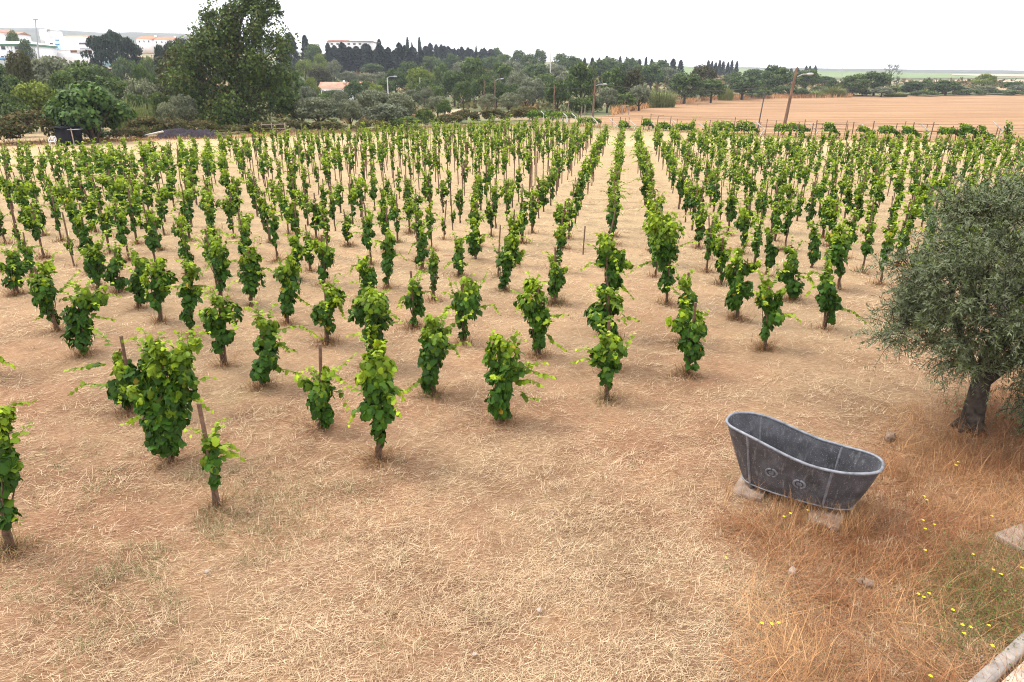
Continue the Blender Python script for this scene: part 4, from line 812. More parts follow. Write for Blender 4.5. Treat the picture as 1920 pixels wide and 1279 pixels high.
# fig tree in front at the left, broad leaves down to the ground
FB = on_land(158, 66); FIG = thing('fig_tree', FB, 'dark green broad-leaved bushy tree beside the black shed', 'tree'); g = G(); rng = np.random.default_rng(8)
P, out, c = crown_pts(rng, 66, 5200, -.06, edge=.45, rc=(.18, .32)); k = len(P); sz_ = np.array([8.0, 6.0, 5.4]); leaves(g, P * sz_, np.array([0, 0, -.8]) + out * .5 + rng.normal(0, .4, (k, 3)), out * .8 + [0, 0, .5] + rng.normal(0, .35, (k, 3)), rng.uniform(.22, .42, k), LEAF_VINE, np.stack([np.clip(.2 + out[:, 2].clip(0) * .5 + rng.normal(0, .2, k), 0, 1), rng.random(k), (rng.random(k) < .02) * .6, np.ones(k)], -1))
g.build('crown', 'fig', FIG); g = G()
for a in range(6): g.tube([[0, 0, -.1], [math.cos(a) * .7, math.sin(a) * .7, 1.4], [math.cos(a) * 2.2, math.sin(a) * 1.8, 3.2]], [.2, .13, .05], 6)
g.build('trunk', 'bark', FIG, True)

T_ = [
 # kind, centre, width, top, depth, label
 ('bramble', 40, 150, 202, 66.5, 'brown-green bramble thicket at the far left behind the black shed'),
 ('bramble', -30, 110, 215, 64, 'bramble thicket cut by the left edge'),
 ('bright', 62, 92, 146, 84, 'yellow-green dense round tree at far left'),
 ('hedge', 2, 70, 165, 80, 'dark leafy shrub cut by the left edge under the town'),
 ('rust', 44, 56, 88, 112, 'brown half-dead tree below the green-trimmed building'),
 ('olive', 103, 105, 97, 124, 'grey-green spreading tree in front of the white buildings'),
 ('broad', 150, 108, 113, 106, 'olive-green tree above the bushy fig-like tree'),
 ('olive', 150, 75, 150, 84, 'greyish shrub tree tucked behind the bushy dark tree'),
 ('broad', 15, 90, 118, 125, 'dark tree at the left edge below the blue-striped wall'),
 ('broad', 268, 40, 116, 130, 'small green tree before the bare lot at left'),
 ('olive', 268, 80, 144, 104, 'grey-brown tree left of the tallest tree'),
 ('broad', 218, 95, 142, 115, 'wide low green tree left of the grey-brown tree'),
 ('olive', 338, 58, 172, 84, 'silvery round shrub left of the tallest tree'),
 ('olive', 305, 44, 190, 80, 'small grey shrub touching the silvery round shrub'),
 ('olive', 202, 34, 174, 86, 'pale silver shrub above the bushy dark tree'),
 ('reed', 226, 48, 182, 80, 'pale green reedy shrub right of the bushy dark tree'),
 ('reed', 264, 34, 188, 79, 'smaller pale reedy shrub left of the grey shrub'),
 ('bramble', 262, 78, 214, 74, 'brownish bramble mound right of the bushy dark tree'),
 ('bramble', 318, 84, 220, 76, 'brownish bramble mound under the silvery shrub'),
 ('bramble', 368, 62, 222, 78, 'brownish bramble mound left of the tallest tree trunk'),
 ('bramble', 492, 90, 226, 82, 'dark bramble mound right of the tallest tree trunk'),
 ('rust', 348, 112, 78, 97, 'brownish-green tree leaning on the left of the tallest tree'),
 ('broad', 318, 70, 112, 108, 'dark green tree left of the brownish-green tree'),
 ('umbrella', 226, 112, 58, 268, 'wide dark umbrella pine left of the red-roofed houses'),
 ('umbrella', 230, 34, 53, 290, 'small dark pine top rising behind the wide umbrella pine'),
 ('umbrella', 345, 62, 69, 262, 'dark pine behind the brownish-green tree'),
 ('umbrella', 312, 30, 80, 250, 'small dark pine below the red-roofed houses'),
 ('hedge', 240, 60, 99, 246, 'clipped dark tree row end below the umbrella pine'),
 ('hedge', 282, 44, 99, 248, 'clipped dark tree right end below the umbrella pine'),
 ('broad', 45, 26, 54, 340, 'small round tree between the town roofs'),
 ('broad', 66, 32, 70, 300, 'dark round tree before the big white building'),
 ('olive', 592, 102, 178, 88, 'wide grey olive left of the leaning trunk'),
 ('olive', 560, 70, 190, 92, 'grey olive at the right foot of the tallest tree'),
 ('olive', 652, 56, 184, 87, 'olive with a leaning bare trunk at the vineyard edge'),
 ('olive', 700, 78, 164, 97, 'big silver olive left of the concrete lamp post'),
 ('olive', 748, 66, 172, 95, 'silver olive in front of the concrete lamp post'),
 ('olive', 722, 100, 192, 90, 'front silver olive with foliage down to the vines'),
 ('olive', 637, 40, 166, 118, 'dark grey olive in front of the farmhouse'),
 ('olive', 772, 44, 166, 128, 'round olive right of the concrete lamp post'),
 ('olive', 800, 34, 160, 150, 'pale olive above the round olive'),
 ('olive', 819, 44, 177, 122, 'separate round olive beside the dirt track'),
 ('hedge', 796, 46, 200, 92, 'dark green bush at the vineyard edge below the round olives'),
 ('broad', 832, 30, 186, 112, 'green bush leaning on the separate round olive'),
 ('olive', 914, 42, 175, 142, 'round grey olive right of the dirt track'),
 ('olive', 954, 44, 172, 140, 'second round grey olive right of the dirt track'),
 ('olive', 985, 44, 158, 150, 'tall pale olive left of the dark tree clump'),
 ('bramble', 872, 66, 203, 104, 'bramble mound at the far vineyard edge, left part'),
 ('bramble', 925, 76, 200, 108, 'bramble mound at the far vineyard edge, middle part'),
 ('bramble', 985, 66, 196, 112, 'bramble mound at the far vineyard edge by the trellis'),
 ('bright', 586, 32, 143, 205, 'bright green small tree before the farmhouse roof'),
 ('broad', 663, 46, 148, 190, 'dark small tree hiding the farmhouse wall'),
 ('broad', 560, 52, 150, 170, 'dark green tree at the left end of the farmhouse'),
 ('hedge', 622, 60, 166, 220, 'dark bush hiding the farmhouse wall'),
 ('hedge', 600, 70, 172, 140, 'dark bush mass below the farmhouse'),
 ('rust', 602, 58, 122, 265, 'olive-brown rounded tree above the farmhouse'),
 ('bright', 575, 40, 108, 310, 'light green tree right of the tallest tree'),
 ('bright', 604, 34, 99, 330, 'bright yellow-green tree under the conifers'),
 ('olive', 629, 36, 111, 300, 'blue-grey round tree above the farmhouse'),
 ('broad', 768, 50, 113, 290, 'green round tree in front of the conifer wood'),
 ('bright', 788, 64, 122, 225, 'yellowish broad tree behind the concrete lamp post'),
 ('broad', 742, 50, 128, 245, 'dark green tree left of the yellowish broad tree'),
 ('broad', 830, 52, 118, 260, 'mid green tree right of the yellowish broad tree'),
 ('broad', 852, 64, 130, 190, 'leafy green tree behind the separate round olive'),
 ('broad', 888, 58, 103, 220, 'tallest rounded green tree at the middle'),
 ('broad', 905, 60, 138, 180, 'dark green tree beside the brown lamp post'),
 ('broad', 940, 60, 114, 230, 'wide green tree right of the tallest rounded tree'),
 ('olive', 970, 52, 130, 200, 'greyish tree left of the dark tree clump'),
 ('broad', 868, 46, 150, 160, 'shaded green tree above the dirt track'),
 ('broad', 1046, 58, 148, 138, 'dark leafy tree at the left of the dark clump'),
 ('broad', 1090, 70, 115, 152, 'tallest dark tree of the clump behind the brown lamp post'),
 ('olive', 1140, 48, 160, 146, 'pale willowy shrub right of the brown lamp post'),
 ('broad', 1150, 62, 126, 170, 'dark green tree behind the pale willowy shrub'),
 ('rust', 1188, 44, 124, 168, 'brownish-green upright tree left of the reeds'),
 ('olive', 1200, 50, 158, 160, 'grey-green shrub left of the reeds'),
 ('reed', 1238, 56, 162, 190, 'pale yellow-green reed clump at the stubble field corner'),
 ('reed', 1215, 34, 166, 186, 'small pale reed clump at the stubble field corner'),
 ('broad', 1285, 74, 134, 218, 'large dark tree right of the reed clump'),
 ('rust', 1316, 56, 118, 250, 'tall brownish tree behind the large dark tree'),
 ('broad', 1335, 60, 146, 225, 'dark tree at the stubble field edge, left of the thin pole'),
 ('broad', 1393, 74, 140, 250, 'wide dark tree beside the thin dark pole'),
 ('reed', 1362, 26, 160, 245, 'narrow pale reeds between two dark field-edge trees'),
 ('broad', 1450, 62, 120, 285, 'tall green tree left of the leaning utility pole'),
 ('hedge', 1470, 50, 158, 270, 'bush at the foot of the leaning utility pole, left'),
 ('broad', 1510, 54, 128, 300, 'green tree right of the leaning utility pole'),
 ('broad', 1505, 32, 165, 268, 'dark round bush right of the leaning utility pole'),
 ('broad', 1560, 30, 148, 300, 'small dark tree before the far green field'),
 ('reed', 1562, 44, 158, 276, 'pale reed clump at the middle of the field edge'),
 ('reed', 1530, 30, 168, 272, 'low pale reeds left of the pale reed clump'),
 ('broad', 1600, 60, 138, 282, 'dark broad tree at the field edge right of the reeds'),
 ('broad', 1640, 66, 132, 286, 'tallest dark field-edge tree under the bare poplar'),
 ('poplar', 1667, 38, 116, 340, 'thin see-through poplar on the right skyline'),
 ('olive', 1655, 44, 162, 276, 'greyish bush below the thin poplar'),
 ('reed', 1682, 36, 172, 280, 'low pale reeds right of the greyish bush'),
 ('broad', 1712, 44, 150, 292, 'dark tree right of the low pale reeds'),
 ('broad', 1735, 28, 148, 330, 'small dark tree behind the right field-edge trees'),
 ('broad', 1775, 66, 150, 290, 'wide dark tree pair at the right field edge'),
 ('bright', 1843, 48, 137, 340, 'pale green feathery tree on the right skyline'),
 ('broad', 1897, 40, 152, 330, 'round dark tree near the right edge'),
 ('hedge', 1820, 66, 166, 294, 'grey hedge at the right field edge, left half'),
 ('hedge', 1885, 80, 168, 296, 'grey hedge at the right field edge, right half'),
 ('olive', 1850, 46, 160, 300, 'grey-green hedge tree below the feathery tree'),
 ('hedge', 1950, 70, 165, 298, 'hedge cut by the right edge beyond the field'),
 ('hedge', 1420, 60, 166, 262, 'low hedge at the field edge behind the thin pole'),
 ('hedge', 1735, 56, 168, 284, 'low hedge below the wide dark tree pair'),
 ('bramble', 540, 76, 222, 83, 'low brown bramble left of the wide grey olive'),
 ('bramble', 606, 80, 224, 83, 'low brown bramble under the wide grey olive'),
 ('bramble', 690, 84, 222, 85, 'low brown bramble right of the leaning olive trunk'),
 ('hedge', 756, 80, 216, 88, 'dark low bush under the front silver olives'),
 ('bramble', 836, 70, 212, 97, 'low brown bramble beside the dirt track'),
 ('hedge', 1030, 60, 203, 118, 'dark low bush behind the trellis start'),
 ('hedge', 140, 120, 236, 69, 'low bramble behind the black shed'),
 ('bramble', 225, 76, 236, 70, 'low brown bramble right of the bushy dark tree'),
 ('bramble', 430, 90, 232, 80, 'dark bramble at the foot of the tallest tree'),
 ('conifer', 553, 38, 61, 380, 'pointed dark pine right of the tallest tree'),
 ('conifer', 538, 34, 72, 370, 'dark pine between the tallest tree and the pointed pine'),
 ('conifer', 580, 28, 66, 400, 'narrow dark pine left of the radio mast'),
 ('broad', 595, 44, 80, 390, 'dark rounded tree under the radio mast'),
 ('conifer', 621, 20, 80, 400, 'small pointed conifer right of the radio mast'),
 ('conifer', 716, 22, 73, 470, 'blue-grey conifer rising above the wood'),
 ('cypress', 768, 13, 70, 520, 'left one of the twin skyline cypresses'),
 ('cypress', 790, 13, 70, 520, 'right one of the twin skyline cypresses'),
 ('cypress', 776, 9, 80, 515, 'small cypress between the twin skyline cypresses'),
 ('cypress', 894, 9, 86, 500, 'single thin cypress left of the thin skyline mast'),
 ('broad', 932, 26, 88, 520, 'rounded skyline tree right of the thin mast'),
]
for t_ in T_: plant(*t_, group=dict(olive='silver olive trees and shrubs', bramble='bramble mounds along the vineyard edge', reed='pale reed clumps').get(t_[0], 'trees behind the vineyard'))
rng = np.random.default_rng(17)
for i in range(26):                # the dark wood at the middle: a wall of pointed conifers
    px = 622 + i * 6.6 + rng.normal(0, 2.5); plant('conifer', px, rng.uniform(24, 38), rng.uniform(80, 99), rng.uniform(385, 430), 'dark conifer in the dense middle wood', 'conifers of the dense wood')
for i in range(24):
    px = 800 + i * 6 + rng.normal(0, 2); plant('conifer', px, rng.uniform(16, 30), 82 + (px - 800) * .10 + rng.uniform(-3, 6), rng.uniform(470, 560), 'small conifer in the thinner right part of the wood', 'conifers of the thinning wood')
for i in range(15):
    px = 1098 + i * 12.4 + rng.normal(0, 3); plant('cypress' if i % 2 else 'conifer', px, rng.uniform(11, 22), 103 + (px - 1098) * .05 + rng.uniform(-3, 8), rng.uniform(470, 520), 'thin conifer on the skyline above the field-edge trees', 'conifers on the right-hand skyline')
for i, px in enumerate((1324, 1331, 1338, 1345, 1352, 1361, 1368, 1377)): plant('cypress' if i % 2 else 'conifer', px, 12, 113 + 2 * (i % 3), 560, 'dark conifer in the short row before the pink far field', 'conifer row before the pink far field')
for i in range(12):
    px = 1480 + i * 9 + rng.normal(0, 3); plant('conifer', px, 11, 122 + rng.uniform(0, 9), 560, 'tiny dark conifer behind the leaning pole', 'tiny far conifers') if i < 6 else None
SL = [('broad', 990, 40, 100, 420), ('broad', 1012, 30, 90, 480), ('broad', 972, 36, 92, 470), ('broad', 1050, 40, 99, 430), ('olive', 1040, 50, 118, 330), ('broad', 1075, 46, 104, 400), ('broad', 1005, 60, 116, 300), ('olive', 960, 56, 112, 310), ('broad', 1125, 50, 110, 330), ('broad', 1165, 50, 115, 320), ('broad', 1220, 60, 116, 300), ('broad', 1200, 46, 120, 330), ('olive', 1250, 46, 124, 340), ('broad', 1140, 46, 106, 400), ('broad', 1180, 40, 108, 420), ('broad', 1240, 40, 112, 400), ('olive', 1065, 56, 132, 240), ('broad', 1020, 60, 135, 220), ('olive', 1000, 60, 144, 180), ('broad', 1410, 50, 128, 330), ('broad', 1375, 44, 134, 340), ('broad', 1480, 40, 134, 340), ('broad', 1545, 40, 142, 360), ('broad', 700, 50, 118, 370), ('olive', 690, 44, 135, 300), ('olive', 722, 46, 134, 310), ('olive', 655, 44, 132, 310), ('broad', 810, 50, 104, 400), ('broad', 850, 44, 100, 420), ('olive', 870, 50, 112, 350), ('broad', 920, 44, 104, 400), ('broad', 945, 40, 100, 440), ('broad', 540, 50, 112, 260), ('broad', 550, 46, 132, 200), ('olive', 575, 46, 160, 130), ('broad', 500, 60, 130, 130), ('broad', 690, 40, 150, 220), ('broad', 720, 46, 146, 240), ('bright', 705, 36, 155, 200), ('broad', 800, 50, 145, 200), ('broad', 815, 44, 160, 165), ('broad', 930, 50, 150, 170), ('broad', 960, 50, 155, 175), ('hedge', 1690, 60, 160, 300), ('hedge', 1610, 60, 165, 290), ('hedge', 1540, 50, 160, 310), ('hedge', 1430, 50, 150, 300), ('hedge', 1370, 60, 160, 290), ('hedge', 1310, 60, 160, 240), ('olive', 1920, 60, 158, 310), ('broad', 1760, 44, 160, 310), ('olive', 1790, 60, 162, 305), ('hedge', 1170, 60, 170, 158), ('hedge', 1090, 60, 180, 140), ('hedge', 1110, 50, 175, 150),
      ('broad', 190, 60, 118, 150), ('olive', 80, 70, 125, 140), ('broad', 120, 60, 130, 100), ('hedge', 190, 70, 160, 95), ('hedge', 250, 70, 170, 92), ('broad', 300, 60, 140, 120), ('broad', 30, 80, 140, 100), ('hedge', 90, 80, 160, 90), ('hedge', 20, 80, 185, 74), ('hedge', 350, 80, 160, 105), ('hedge', 300, 60, 165, 100)]
for k_, px, w_, tp, Y in SL: plant(k_, px, w_, tp, Y, {'broad': 'rounded green tree of the wooded slope', 'olive': 'grey-green tree of the wooded slope', 'bright': 'light green tree filling the wooded slope', 'hedge': 'dark undergrowth shrub between the background trees'}[k_], 'background trees and shrubs of the wooded slope')

dup = {}
for px, o in PL: dup.setdefault(o['label'], []).append((px, o))
for lb, it in dup.items():
    if len(it) > 1:
        for i, (px, o) in enumerate(sorted(it, key=lambda t: t[0])): o['label'] = lb + ', %s from the left' % ordn(i + 1)

# ground cover of scrub between the trees (one mass)
g = G(); k = 26000; px = rng.uniform(-150, 2050, k); Y = np.exp(rng.uniform(math.log(100), math.log(520), k)); dn = np.interp(px, [-150, 300, 600, 800, 1000, 1100, 1200, 1350, 1540, 2050], [80, 84, 96, 110, 118, 140, 200, 268, 280, 300]); kk = (Y > dn) & (vnoise(px, np.log(Y) * 200, 26, 21) > .34) & ~((px > 60) & (px < 300) & (Y > 285) & (Y < 352)) & ~((px > 1190) & (Y > 470)) & ~((px > 830) & (px < 950) & (Y < 175)); px, Y = px[kk], Y[kk]; k = len(px)
X = (px - 960) / FPX / 1.0665 * Y; cl = rng.uniform(.2, 1.0, k) * Y / 130; P = np.stack([X, Y, terrain(X, Y) + rng.random(k) * cl * 1.1], -1)
leaves(g, P, rng.normal(0, 1, (k, 3)), rng.normal(0, .6, (k, 3)) + [0, 0, .8], Y / 130 * rng.uniform(.5, 1.0, k), LEAF_CLUMP, np.stack([rng.random(k), rng.random(k), (vnoise(px, Y, 30, 22) > .55) * rng.random(k), np.ones(k)], -1))
tag(g.build('undergrowth', 'bramble'), 'low scrub covering the ground between the background trees', 'scrub', kind='stuff')
# dry weeds along the near side of the hedge and along the stubble field
g = G(); k = 15000; px = rng.uniform(-60, 1980, k); Y = np.interp(px, bpx, bY) + np.abs(rng.normal(0, 3.2, k)) + 1.0; X = (px - 960) / FPX / 1.0665 * Y; n1 = vnoise(px, Y * 8, 22, 23)
blades(g, rng, np.stack([X, Y, terrain(X, Y)], -1), rng.uniform(0, 6.28, k), rng.uniform(.12, .6, k) * (.25 + n1) * np.where(px > 1130, .5, 1), np.full(k, .04), rng.uniform(.7, 1.5, k), rng.uniform(.1, .5, k), np.stack([rng.random(k) * .8, rng.random(k), (n1 > .62) * .6 * rng.random(k), np.ones(k)], -1), 2)
k = 7000; px = rng.uniform(1150, 1600, k); Y = np.interp(px, [1150, 1230, 1350, 1540, 1750], [139, 198, 260, 275, 292]) - np.abs(rng.normal(0, 4, k)); X = (px - 960) / FPX / 1.0665 * Y
blades(g, rng, np.stack([X, Y, terrain(X, Y)], -1), rng.uniform(0, 6.28, k), rng.uniform(.6, 2.0, k), np.full(k, .12), rng.uniform(.9, 1.5, k), rng.uniform(.1, .4, k), np.stack([.3 + rng.random(k) * .6, rng.random(k), 0 * px, np.ones(k)], -1), 2)
tag(g.build('dry_weeds', 'tall_straw'), 'dry weeds along the far edge of vineyard and field', 'weeds', kind='stuff')

# ------------------------------------------------------------------ town, farm and far buildings
def prism(g, x0, x1, y0, y1, z0, z1, hip=0.0, ov=.3):
    """pitched roof with its ridge along x"""
    x0 -= ov; x1 += ov; y0 -= ov; y1 += ov; ym = (y0 + y1) / 2
    V = [[x0, y0, z0], [x1, y0, z0], [x1, y1, z0], [x0, y1, z0], [x0 + hip, ym, z1], [x1 - hip, ym, z1]]
    g.add(V, np.array([[0, 1, 5, 4], [2, 3, 4, 5]])); g.add(V, np.array([[1, 2, 5], [3, 0, 4]])); g.add(V, np.array([[0, 3, 2, 1]])); return g
def building(name, px0, px1, Y, base_py, label, rz=0):
    pm = (px0 + px1) / 2; b_ = at_depth(pm, base_py, Y); o = thing(name, b_, label, 'building', 'buildings on the horizon', rz)
    def q(px, py): v = at_depth(px, py, Y) - b_; return v[0], v[2]
    return o, q
def wall_box(o, q, px0, px1, pt, pb, y0, y1, mat, name='wall', under=3.0):
    x0, zt = q(px0, pt); x1, _ = q(px1, pt); zb = q(px0, pb)[1]; zb -= under; g = G(); g.box(((x0 + x1) / 2, (y0 + y1) / 2, (zt + zb) / 2), (x1 - x0, y1 - y0, zt - zb)); return g.build(name, mat, o), (x0, x1, zb, zt)
def window(o, q, px0, px1, pt, pb, y, mat='window_glass', name='window', frame=True):
    x0, zt = q(px0, pt); x1, zb = q(px1, pb); g = G(); g.box(((x0 + x1) / 2, y, (zt + zb) / 2), (x1 - x0, .16, zt - zb)); w_ = g.build(name, mat, o)
    if frame and x1 - x0 > .8: g = G(); g.box(((x0 + x1) / 2, y - .1, zb - .08), (x1 - x0 + .3, .18, .14)); g.build('sill', 'concrete', w_)
# long low building with a green fascia and a blue band
o, q = building('low_building', -90, 62, 300, 114, 'low white building with green fascia, pale roof and blue band')
_, (x0, x1, zb, zt) = wall_box(o, q, -90, 58, 86, 114, 0, 16, 'white_wall'); wall_box(o, q, -92, 60, 82.5, 86, -.5, 16.5, 'green_paint', 'fascia', 0); z2 = q(0, 75)[1]; g = G(); prism(g, x0, x1, 0, 16, q(0, 82.4)[1], z2, 6, .8).build('roof', 'roof_sheet', o)
for a_ in (-78, -60, -40, -20, 2, 27): window(o, q, a_, a_ + 8.5, 87, 92.5, -.02)
for a_ in (-50, -30, 14, 20.5, 40, 46, 51.5): window(o, q, a_, a_ + 2, 86.8, 92.5, -.02, 'rust_metal', 'narrow_window', False)
for a_ in (-30, -16, 2, 9, 16): window(o, q, a_, a_ + 5.5, 105.2, 107, -.02, frame=False)
wall_box(o, q, -90, 56.5, 107.8, 113, -.12, .02, 'blue_paint', 'blue_band', 0)
# big white block with a pale blue stair tower
o, q = building('white_block', 78, 182, 335, 114, 'large white building with pale blue stair tower')
_, (x0, x1, zb, zt) = wall_box(o, q, 78, 100, 72, 114, 2, 22, 'white_wall'); wall_box(o, q, 100, 110, 67.5, 114, 1, 20, 'pale_blue', 'stair_tower'); wall_box(o, q, 110, 176, 69, 114, 0, 24, 'white_wall', 'main_wall')
for a_, b_ in ((70, 72), (78, 80.5), (87, 89)): window(o, q, 101, 109, a_ + 4, b_ + 4, .95, 'blue_paint', 'landing', False)
window(o, q, 148, 173, 79.8, 83, -.02); window(o, q, 150, 172, 91, 92.6, -.02); window(o, q, 88, 94, 80, 82, 1.95); window(o, q, 78, 92, 90, 94.5, 1.95, 'rust_metal')
x0, z0 = q(112, 69); x1, _ = q(150, 69); g = G(); prism(g, x0, x1, 1, 20, z0, z0 + 1.2, 2, .2).build('roof', 'roof_tile', o)
# terrace in front
o, q = building('terrace_block', 70, 182, 318, 114, 'low white terrace with reddish openings before the large building')
wall_box(o, q, 60, 178, 94, 114, 0, 10, 'white_wall'); wall_box(o, q, 60, 178, 92.8, 94, -.3, 10, 'white_wall', 'parapet', 0)
for a_ in (132, 158): window(o, q, a_, a_ + 13, 94.6, 98.5, -.02, 'rust_metal')
for a_ in range(145, 157, 2): window(o, q, a_, a_ + .5, 96, 101, -.05, 'grey_metal', 'rail_bar', False)
for a_ in (72, 96): window(o, q, a_, a_ + 5, 96, 100, -.02)
o, q = building('pale_blue_shelter', 176, 206, 300, 112, 'pale blue canopy left of the umbrella pine'); wall_box(o, q, 176, 200, 102, 110, 0, 8, 'pale_blue'); x0, z0 = q(175, 102); x1, _ = q(207, 102); g = G(); prism(g, x0, x1, 0, 8, z0, z0 + 1.0, 1, .2).build('roof', 'roof_sheet', o)
# town houses on the rise
for (a0, a1, tp, wl, bs, Y, lab) in ((-40, 12, 56, 61, 80, 400, 'orange-roofed house at the top left edge'), (8, 33, 59, 64, 80, 385, 'white house with dark roof beside the orange-roofed one'), (120, 146, 65, 68, 80, 400, 'red-roofed house right behind the large white building')):
    o, q = building('town_house', a0, a1, Y, bs, lab); _, (x0, x1, zb, zt) = wall_box(o, q, a0, a1, wl, bs, 0, 10, 'white_wall'); g = G(); prism(g, x0, x1, 0, 10, zt - .02, q(a0, tp)[1], 0, .4).build('roof', 'roof_tile' if 'dark' not in lab else 'old_roof_tile', o)
    for e in range(2): s_ = a0 + (a1 - a0) * (.25 + .4 * e); window(o, q, s_, s_ + 2.5, wl + 3, wl + 6, -.02)
o, q = building('church', 70, 92, 460, 80, 'small white church with a bell gable on the skyline'); _, (x0, x1, zb, zt) = wall_box(o, q, 72, 90, 56.5, 80, 0, 14, 'white_wall'); wall_box(o, q, 87.5, 90.5, 51, 57, -.5, 1.5, 'white_wall', 'bell_gable', 0); g = G(); prism(g, x0, x1, 0, 14, zt - .02, zt + 1.2, 0, .2).build('roof', 'white_wall', o); window(o, q, 87.9, 89.2, 58.5, 60, -.02, frame=False)
for (a0, a1, rg, tp, lab) in ((255, 287, 66.5, 73, 'left red-roofed white house beside the umbrella pine'), (286, 324, 67.5, 74.5, 'right red-roofed white house beside the umbrella pine')):
    o, q = building('red_roofed_house', a0, a1, 350, 86, lab); _, (x0, x1, zb, zt) = wall_box(o, q, a0, a1 - 1, tp, 86, 0, 11, 'white_wall'); g = G(); prism(g, x0, x1, 0, 11, zt - .02, q(a0, rg)[1], .6, .3).build('roof', 'roof_tile', o); wall_box(o, q, a1 - 4, a1 - 2.6, rg - 1, rg + 5, 3, 5, 'white_wall', 'chimney', 0)
    for e in range(3): s_ = a0 + (a1 - a0) * (.15 + .28 * e); window(o, q, s_, s_ + 2.6, tp + 3, tp + 6.5, -.02)
o, q = building('long_hall', 613, 698, 620, 90, 'long pale hall with reddish roof edge on the skyline'); _, (x0, x1, zb, zt) = wall_box(o, q, 614, 697, 78, 92, 0, 20, 'white_wall'); wall_box(o, q, 613, 698, 76.5, 78.6, -1, 21, 'old_roof_tile', 'roof_edge', 0); wall_box(o, q, 614, 652, 74.8, 76.4, 2, 14, 'old_roof_tile', 'upper_roof', 0)
for e in range(7): window(o, q, 620 + e * 10.5, 625 + e * 10.5, 81, 84, -.02)
o, q = building('farmhouse', 590, 700, 236, 184, 'old farmhouse with long red tiled roof behind the olives')
for (a0, a1, rg, tp) in ((596, 646, 153.5, 166), (647, 668, 154.5, 165), (668, 697, 153, 166)):
    _, (x0, x1, zb, zt) = wall_box(o, q, a0 + 1, a1 - .6, tp, 184, .0 if a0 != 647 else .8, 7, 'white_wall'); g = G(); prism(g, x0, x1, -.2, 7, zt - .02, q(a0, rg)[1], .2, .25).build('roof', 'old_roof_tile', o)
for a_ in (604, 618, 634, 676, 688): window(o, q, a_, a_ + 3.4, 169.5, 174.5, -.02)
window(o, q, 626, 629.5, 169, 180, -.02, 'timber', 'door', False); wall_box(o, q, 640, 642.4, 150.5, 157, 2, 3, 'white_wall', 'chimney', 0)
o, q = building('farm_outhouse', 543, 570, 226, 184, 'brick-red gabled outhouse left of the farmhouse'); _, (x0, x1, zb, zt) = wall_box(o, q, 545, 567, 164, 184, 0, 6, 'old_roof_tile'); g = G(); prism(g, x0, x1, 0, 6, zt - .02, q(545, 156)[1], .8, .25).build('roof', 'old_roof_tile', o)
# dark hedge wall of the lot
a0, a1 = on_land(182, 352), on_land(330, 348); g = G(); g.tube([a0 + [0, 0, .8], a1 + [0, 0, .8]], 1.3, 4); tag(g.build('boundary_wall', 'shed_board'), 'dark boundary wall of the bare lot under the pines', 'wall')

# ------------------------------------------------------------------ poles, masts and wires
def pole(name, base_px, Y, top_px, top_py, r0, r1, mat, label, lamp=None, group='poles and masts', bz=None):
    b_ = on_land(base_px, Y); t_ = at_depth(top_px, top_py, Y) - b_; o = thing(name, b_, label, 'pole', group); g = G(); g.tube([[0, 0, -.3], t_ * .5, t_], [r0, (r0 + r1) / 2, r1], 8); g.build('shaft', mat, o, True)
    if lamp:
        a_ = at_depth(lamp[0], lamp[1], Y) - b_; e_ = at_depth(lamp[2], lamp[3], Y) - b_; m2 = (a_ + e_) / 2 + [0, 0, .12]; g = G(); g.tube([a_, m2, e_], .045, 6); ar = g.build('lamp_arm', 'grey_metal', o, True)
        d_ = nrm(e_ - m2); g = G(); g.tube([e_ - d_ * .1, e_ + d_ * .1, e_ + d_ * .5, e_ + d_ * .65], [.06, .13, .12, .04], 8); g.build('lamp_head', 'grey_metal', o, True)
    return o, b_ + t_
_, p1 = pole('street_lamp', 1113.5, 122, 1116, 150, .17, .11, 'pole_wood', 'brown wooden lamp post standing before the dark tree clump', (1117, 161, 1131, 158))
_, p2 = pole('wooden_pole', 1038, 112, 1040, 160, .11, .08, 'pole_wood', 'plain wooden pole left of the brown lamp post')
_, p3 = pole('street_lamp', 1478, 77, 1494, 128, .21, .12, 'pole_wood', 'leaning rusty-brown utility pole with lamp above the stubble field', (1495, 144, 1514, 139))
_, p4 = pole('thin_pole', 1429, 78, 1437, 160, .08, .05, 'dark_metal', 'thin dark pole left of the leaning utility pole')
pole('street_lamp', 727, 130, 726, 146, .13, .09, 'concrete', 'grey concrete lamp post among the silver olives', (726, 146, 738, 143.5))
_, p5 = pole('street_lamp', 928, 165, 928, 147, .17, .12, 'pole_wood', 'brown lamp post among green trees at the middle', (929, 151, 939, 148))
pole('wooden_pole', 907, 165, 908, 148, .10, .08, 'pole_wood', 'short plain pole left of the brown middle lamp post')
pole('street_lamp', 787, 215, 787, 145, .13, .09, 'concrete', 'small grey pole before the yellowish broad tree')
pole('white_pole', 1031, 300, 1033, 92, .30, .2, 'concrete', 'pale concrete pole on the wooded slope at the middle', (1033, 93, 1035, 92))
pole('floodlight_mast', 77, 255, 66, 37, .30, .2, 'grey_metal', 'tall grey floodlight mast in front of the town')
o, tp_ = pole('radio_mast', 601, 520, 598, 32, .42, .25, 'grey_metal', 'tall radio mast above the pines', None)
for dx in (-1.3, 0, 1.3): g = G(); b_ = tp_ - np.array(o.location); g.tube([b_ + [dx, 0, -3.2], b_ + [dx, 0, -.2]], .2, 6); g.build('antenna', 'white_plastic', o)
g = G(); b_ = tp_ - np.array(o.location); g.tube([b_ + [-1.4, 0, -2.6], b_ + [1.4, 0, -2.6]], .12, 5); g.build('crossbar', 'grey_metal', o)
